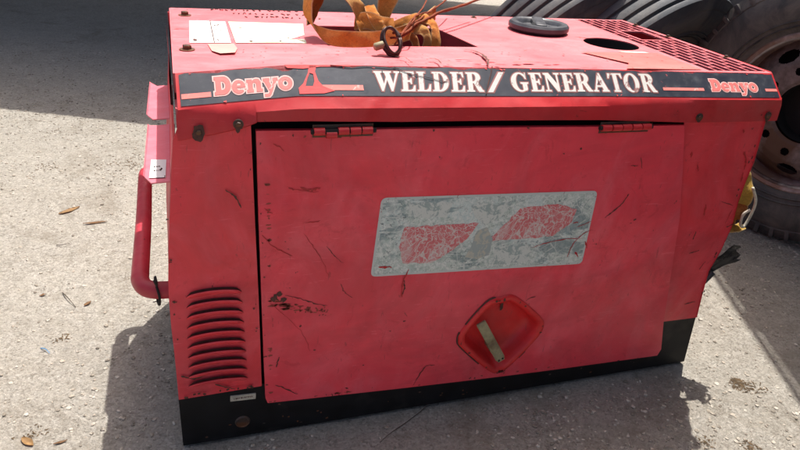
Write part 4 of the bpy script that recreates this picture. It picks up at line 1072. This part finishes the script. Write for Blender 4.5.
# ------------------------------------------------------------------ things at the right end
ys_ = empty('yellow_strap', (1.47, .08, .42), 'dirty yellow webbing sling hanging in folds at the right end of the generator', 'strap')
def yrib(pts, mat, wav=.006): 
    b = BM(); ribbon(b, pts, .003, 7, 5, 0, 0, wav); obj('webbing', b, mat, ys_, smooth=True, angle=50)
yrib([(V3(1.40, .12, .70), V3(.05, .01, 0)), (V3(1.43, .10, .64), V3(.055, .01, .0)), (V3(1.462, .075, .575), V3(.060, .0, .006)), (V3(1.466, .06, .53), V3(.058, -.01, .006)), (V3(1.462, .06, .50), V3(.05, -.01, .0))], M_yellow)
yrib([(V3(1.445, .08, .525), V3(.02, .02, .03)), (V3(1.462, .055, .50), V3(.05, .0, .01)), (V3(1.464, .06, .46), V3(.055, .0, .0)), (V3(1.452, .08, .43), V3(.05, .01, -.004))], M_webdark, .012)
yrib([(V3(1.41, .07, .425), V3(.0, .03, .006)), (V3(1.445, .06, .428), V3(.0, .03, .006)), (V3(1.478, .055, .432), V3(.0, .03, .006)), (V3(1.50, .055, .437), V3(.0, .025, .006))], M_yellow, .003)
bm = BM(); tube(bm, catmull([V3(1.478, .05, .56), V3(1.500, .045, .52), V3(1.502, .045, .48), V3(1.485, .04, .445), V3(1.465, .036, .455), V3(1.462, .036, .485), V3(1.478, .034, .50)], 6), .004, 8)
obj('cord', bm, M_ltgrey, ys_, smooth=True)
bm = BM(); tube(bm, catmull([V3(1.39, .14, .72), V3(1.385, .12, .70), V3(1.39, .11, .60)], 4), .005, 8); obj('hook', bm, M_steel, ys_, smooth=True)
pb = empty('plastic_wrap', (1.43, .05, .28), 'crumpled black plastic sheet sticking out under the right end of the generator', 'plastic sheet')
bm = BM(); R = []
for i in range(13):
    row = []
    for j in range(11):
        t = i / 12; u = j / 10 - .5
        c = V3(1.375, .08, .245).lerp(V3(1.475, .02, .375), t)
        w = .030 + .060 * t
        p = c + V3(.45, .1, -.75) * u * w + V3(.3, -.6, .2) * (.016 * noise.noise(Vector((t * 4, u * 5, 1))) + .008 * math.sin(u * 17 + t * 5))
        if i == 12: p += V3(.75, 0, .5) * .02 * noise.noise(Vector((u * 9, 2, 2)))
        row.append(bm.verts.new(p))
    R.append(row)
for a, b in zip(R, R[1:]):
    for j in range(10): bm.faces.new((a[j], a[j + 1], b[j + 1], b[j]))
bmesh.ops.solidify(bm, geom=list(bm.faces), thickness=.001)
M_plas = plain('glossy_black_plastic', (.035, .037, .042), .28, .3, scale=30, bumpd=.004)
obj('sheet', bm, M_plas, pb, smooth=True)
bm = BM(); tube(bm, catmull([V3(1.36, .12, .17), V3(1.38, .07, .215), V3(1.405, .045, .26), V3(1.43, .04, .30)], 5), .010, 10); obj('hose', bm, M_plas, pb, smooth=True)

# ------------------------------------------------------------------ tyres
def tyre_prof(R, r, w, grooves, gd=.011, gw=.012):
    """closed profile, (radius, axial)"""
    h = w / 2; P = [(r, -h * .78), (r + .012, -h * .86), (r + .05, -h * 1.0), ((r + R) / 2 - .01, -h * 1.10), ((r + R) / 2 + .04, -h * 1.08), (R - .05, -h * 1.0), (R - .045, -h * 1.015), (R - .035, -h * .985), (R - .014, -h * .90), (R - .004, -h * .86)]
    for g in grooves:
        c = g * h
        P += [(R, c - gw * .9), (R - .001, c - gw * .5), (R - gd, c - gw * .3), (R - gd, c + gw * .3), (R - .001, c + gw * .5), (R, c + gw * .9)]
    P += [(q, -a) for q, a in P[9::-1]]
    return P + [(r - .004, h * .70), (r - .004, -h * .70)]
def add_tyre(bm, C, ax, R=.53, r=.314, w=.27, grooves=(-.58, -.2, .2, .58), seg=120, **k):
    lathe(bm, tyre_prof(R, r, w, grooves, **k), C, ax, seg, closed=True)
    # raised rings on the sidewall
    for rr_, t in ((r + .035, .0022), (r + .055, .0018), (R - .075, .0022)):
        for s in (-1, 1):
            hh = w / 2 * (1.0 if rr_ < r + .05 else 1.06)
            lathe(bm, [(rr_ - .004, s * (hh - .004)), (rr_, s * (hh + t)), (rr_ + .004, s * (hh - .004))], C, ax, seg)
def lugs(bm, C, ax, R, w, n):
    """short cross cuts: rubber shoulder blocks standing proud of the shoulder"""
    ax = Vector(ax).normalized(); u = ax.orthogonal().normalized(); v = ax.cross(u)
    for i in range(n):
        t = 2 * math.pi * i / n; e = math.cos(t) * u + math.sin(t) * v; tt = ax.cross(e)
        for s in (-1, 1):
            M = Matrix(((tt.x, ax.x, e.x, 0), (tt.y, ax.y, e.y, 0), (tt.z, ax.z, e.z, 0), (0, 0, 0, 1)))
            M = Matrix.Translation(Vector(C) + e * (R - .030) + ax * s * w * .470) @ M
            box(bm, -.009, .009, -.012, .012, -.022, .024, M, .003)
A1 = Vector((-.923, -.385, 0.0)).normalized()
WC = Vector((2.351, .683, .530)) - A1 * .135
wheel = empty('spare_wheel', (WC.x, WC.y, 0), 'big dusty truck wheel with a rusty brown rim standing upright right of the generator', 'truck wheel')
bm = BM(); add_tyre(bm, WC, A1, R=.532, r=.312, w=.28); lugs(bm, WC, A1, .532, .28, 52); obj('tyre', bm, M_rubber, wheel, smooth=True, angle=35)
bm = BM()
fl_ = .118
lathe(bm, [(.300, fl_ - .03), (.306, fl_), (.318, fl_ + .006), (.326, fl_ + .001), (.329, fl_ - .008), (.322, fl_ - .004), (.312, fl_ - .010), (.306, fl_ - .04), (.296, -.05), (.290, -.11), (.312, -.118), (.305, -.120), (.282, -.11), (.286, -.05)], WC, A1, 110, closed=True)
rim = obj('rim', bm, M_rim, wheel, smooth=True, angle=35)
bm = BM(); lathe(bm, [(.298, fl_ - .022), (.305, fl_ - .016), (.309, fl_ - .006), (.304, fl_ - .001), (.297, fl_ - .010)], WC, A1, 100, closed=True); obj('lock_ring', bm, M_rimgrey, rim, smooth=True)
# disc with hand holes, stud holes and hub opening: polar sheet, dished
ax = A1; uz_ = Vector((0, 0, 1)); ux_ = ax.cross(uz_) * -1
def dishz(r): return interp([(0, .085), (.125, .085), (.135, .092), (.205, .092), (.235, .082), (.275, .045), (.297, .020)], r)
def dpt(u, v):
    r = math.hypot(u, v); return WC + ux_ * u + uz_ * v + ax * dishz(r)
bm = BM()
seg = 120; rads = [.122, .128, .136, .150, .158, .166, .174, .182, .190, .204, .214, .222, .230, .238, .246, .254, .262, .272, .284, .296]
def masked(u, v):
    r = math.hypot(u, v); t = math.atan2(v, u)
    for k in range(10):
        a = 2 * math.pi * (k + .25) / 10
        if math.hypot(u - .172 * math.cos(a), v - .172 * math.sin(a)) < .0165: return True
    for k in range(5):
        a = 2 * math.pi * (k + .5) / 5 + .31
        du = u - .242 * math.cos(a); dv = v - .242 * math.sin(a)
        rad = du * math.cos(a) + dv * math.sin(a); tan = -du * math.sin(a) + dv * math.cos(a)
        if (rad / .024) ** 2 + (tan / .042) ** 2 < 1: return True
    return False
seg = 300; nr = 56; r0, r1 = .122, .297
vg = {}
def gv(i, j):
    i %= seg
    if (i, j) not in vg:
        r = r0 + (r1 - r0) * j / nr; t = 2 * math.pi * i / seg; vg[(i, j)] = bm.verts.new(dpt(r * math.cos(t), r * math.sin(t)))
    return vg[(i, j)]
for i in range(seg):
    for j in range(nr):
        r = r0 + (r1 - r0) * (j + .5) / nr; t = 2 * math.pi * (i + .5) / seg
        if masked(r * math.cos(t), r * math.sin(t)): continue
        bm.faces.new((gv(i, j), gv(i + 1, j), gv(i + 1, j + 1), gv(i, j + 1)))
bmesh.ops.solidify(bm, geom=list(bm.faces), thickness=.010)
obj('wheel_disc', bm, M_rim, rim, smooth=True, angle=40)
bm = BM(); lathe(bm, [(.122, .064), (.122, -.02), (.0001, -.02)], WC, A1, 60); obj('hub_cavity', bm, M_gap, rim)
bm = BM(); lathe(bm, [(.285, -.06), (.0001, -.06)], WC, A1, 60); obj('hole_shade_disc', bm, M_gap, rim)  # dark disc painting in the shade seen through the wheel's empty holes
# two worn tyres leaning behind the generator
T_ = Vector((.838, 0, .546)).normalized(); Nn = Vector((-.45, -.55, .70)); Nn = (Nn - T_ * Nn.dot(T_)).normalized(); A2 = Nn.cross(T_).normalized()
def lean_tyre(P, R, w, label, back):
    """P: a point on the middle of the tread"""
    C = Vector(P) - Nn * R + T_ * back
    e = empty('spare_tyre', (C.x, C.y, 0), label, 'tyre', 'worn tyres leaning behind the generator')
    bm = BM(); add_tyre(bm, C, A2, R, R - .21, w, (-.60, -.20, .20, .60), seg=140, gd=.016, gw=.017)
    obj('tread_and_sidewall', bm, M_tread, e, smooth=True, angle=30)
    bm = BM()
    for s in (-1, 1): lathe(bm, [(R - .205, s * w * .45), (R - .20, s * w * .485), (R - .19, s * w * .47)], C, A2, 80)
    obj('bead', bm, M_rubber, e, smooth=True)
    return C
lean_tyre((1.30, 1.12, .84), .54, .235, 'worn grey ribbed tyre leaning behind the generator, farther left of the two', .12)
lean_tyre((1.63, 1.02, .825), .52, .235, 'worn grey ribbed tyre between its leaning twin and the big truck wheel', .08)

C3 = WC - A1 * .34 + Vector((-.39, .92, 0)) * .24
C3.z = .515
t3 = empty('spare_tyre', (C3.x, C3.y, 0), 'black truck tyre standing behind the wheel with the rusty brown rim', 'tyre')
bm = BM(); add_tyre(bm, C3, A1, R=.52, r=.30, w=.27); lugs(bm, C3, A1, .52, .27, 50); obj('tread_and_sidewall', bm, M_rubber, t3, smooth=True, angle=35)
bm = BM(); lathe(bm, [(.298, -.10), (.305, -.118), (.312, -.105)], C3, A1, 80); obj('bead', bm, M_rubber, t3, smooth=True)
M_redrust = plain('rusty_red_steel', (.16, .035, .028), .7, .4, scale=30, rust=(.09, .04, .025), rustth=.5)
bm = BM(); Mp = Matrix.Translation((2.37, 1.62, 0)) @ Matrix.Rotation(math.radians(9), 4, 'Y') @ Matrix.Rotation(math.radians(-8), 4, 'X') @ Matrix.Rotation(math.radians(25), 4, 'Z')
box(bm, -.03, .03, -.004, .004, 0, 1.15, Mp, .001); box(bm, -.03, -.022, .004, .05, 0, 1.15, Mp, .001); box(bm, .022, .03, .004, .05, 0, 1.15, Mp, .001)
tag(obj('steel_channel', bm, M_redrust), 'rusty dark red steel channel leaning between the grey tyres and the truck wheel', 'steel bar')

# ------------------------------------------------------------------ unseen trailers added out of the frame to shade the yard
M_trailer = plain('weathered_blue_trailer_paint', (.06, .12, .22), .5, .3, scale=6, rust=(.14, .07, .04), rustth=.64)
M_chassis = plain('dark_chassis', (.03, .03, .032), .7, .4)
def trailer(corner, e, nrm, length, width, z0, z1, label, wheels):
    """corner: point on the ground line of the side nearest the yard; e along the side; nrm away from the yard"""
    e = Vector((e[0], e[1], 0)).normalized(); nrm = Vector((nrm[0], nrm[1], 0)).normalized(); c = Vector((corner[0], corner[1], 0))
    M = Matrix(((e.x, nrm.x, 0, c.x), (e.y, nrm.y, 0, c.y), (0, 0, 1, 0), (0, 0, 0, 1)))
    mid = c + e * length / 2 + nrm * width / 2
    r = empty('shade_trailer', (mid.x, mid.y, 0), label, 'trailer', 'unseen trailers added to shade the yard')
    bm = BM(); box(bm, 0, length, .02, width - .02, z0, z1, M)
    n = int(length / .45)
    for k in range(n + 1):
        x = .03 + k * (length - .06) / n
        for y in (0, width - .02): box(bm, x - .03, x + .03, y, y + .02, z0 + .08, z1 - .08, M)
    obj('cargo_box', bm, M_trailer, r)
    bm = BM()
    for z in (z0 + .03, z1 - .05):
        for y in (-.012, width - .008): box(bm, -.01, length + .01, y, y + .02, z - .03, z + .05, M)
    obj('rail', bm, M_chassis, r)
    bm = BM()
    for y in (.65, width - .75): box(bm, .2, length - .2, y, y + .10, z0 - .22, z0 - .003, M)
    obj('chassis_beam', bm, M_chassis, r)
    for x in wheels:
        for y in (.16, width - .16):
            p = M @ Vector((x, y, .50)); b = BM(); lathe(b, tyre_prof(.50, .29, .26, (-.5, 0, .5)), p, nrm, 64, closed=True)
            tw = obj('wheel', b, M_rubber, r, smooth=True, angle=35)
            b = BM(); lathe(b, [(.0001, .03), (.10, .03), (.13, -.02), (.27, -.02), (.292, .06), (.30, .06), (.30, -.08), (.0001, -.08)], p, -nrm, 40); obj('rim', b, M_rim, tw, smooth=True, angle=35)
        b = BM(); tube(b, [M @ Vector((x, .2, .50)), M @ Vector((x, width - .2, .50))], .06, 12); obj('axle', b, M_chassis, r)
    return r
E1 = Vector((.92, -.38)).normalized(); N1 = Vector((.38, .92)).normalized()
E2 = Vector((.37, .93)).normalized(); N2 = Vector((.93, -.37)).normalized()
SH = 2.65                                   # height of both cargo boxes
sx_, sy_ = .23 * SH, .35 * SH
c1 = Vector((-.05 + sx_, 2.27 + sy_)); c1 = c1 - E1 * 6.5
trailer(c1, E1, N1, 12.0, 4.8, 1.85, SH, 'long unseen blue trailer added behind the generator to shade the ground', (1.0, 2.1))
c2 = Vector((1.88 + sx_, .37 + sy_)) - E2 * 4.6
trailer(c2, E2, N2, 5.3, 2.4, 1.30, SH, 'short unseen blue trailer added right of the big truck wheel to shade the ground', (.8, 1.9))
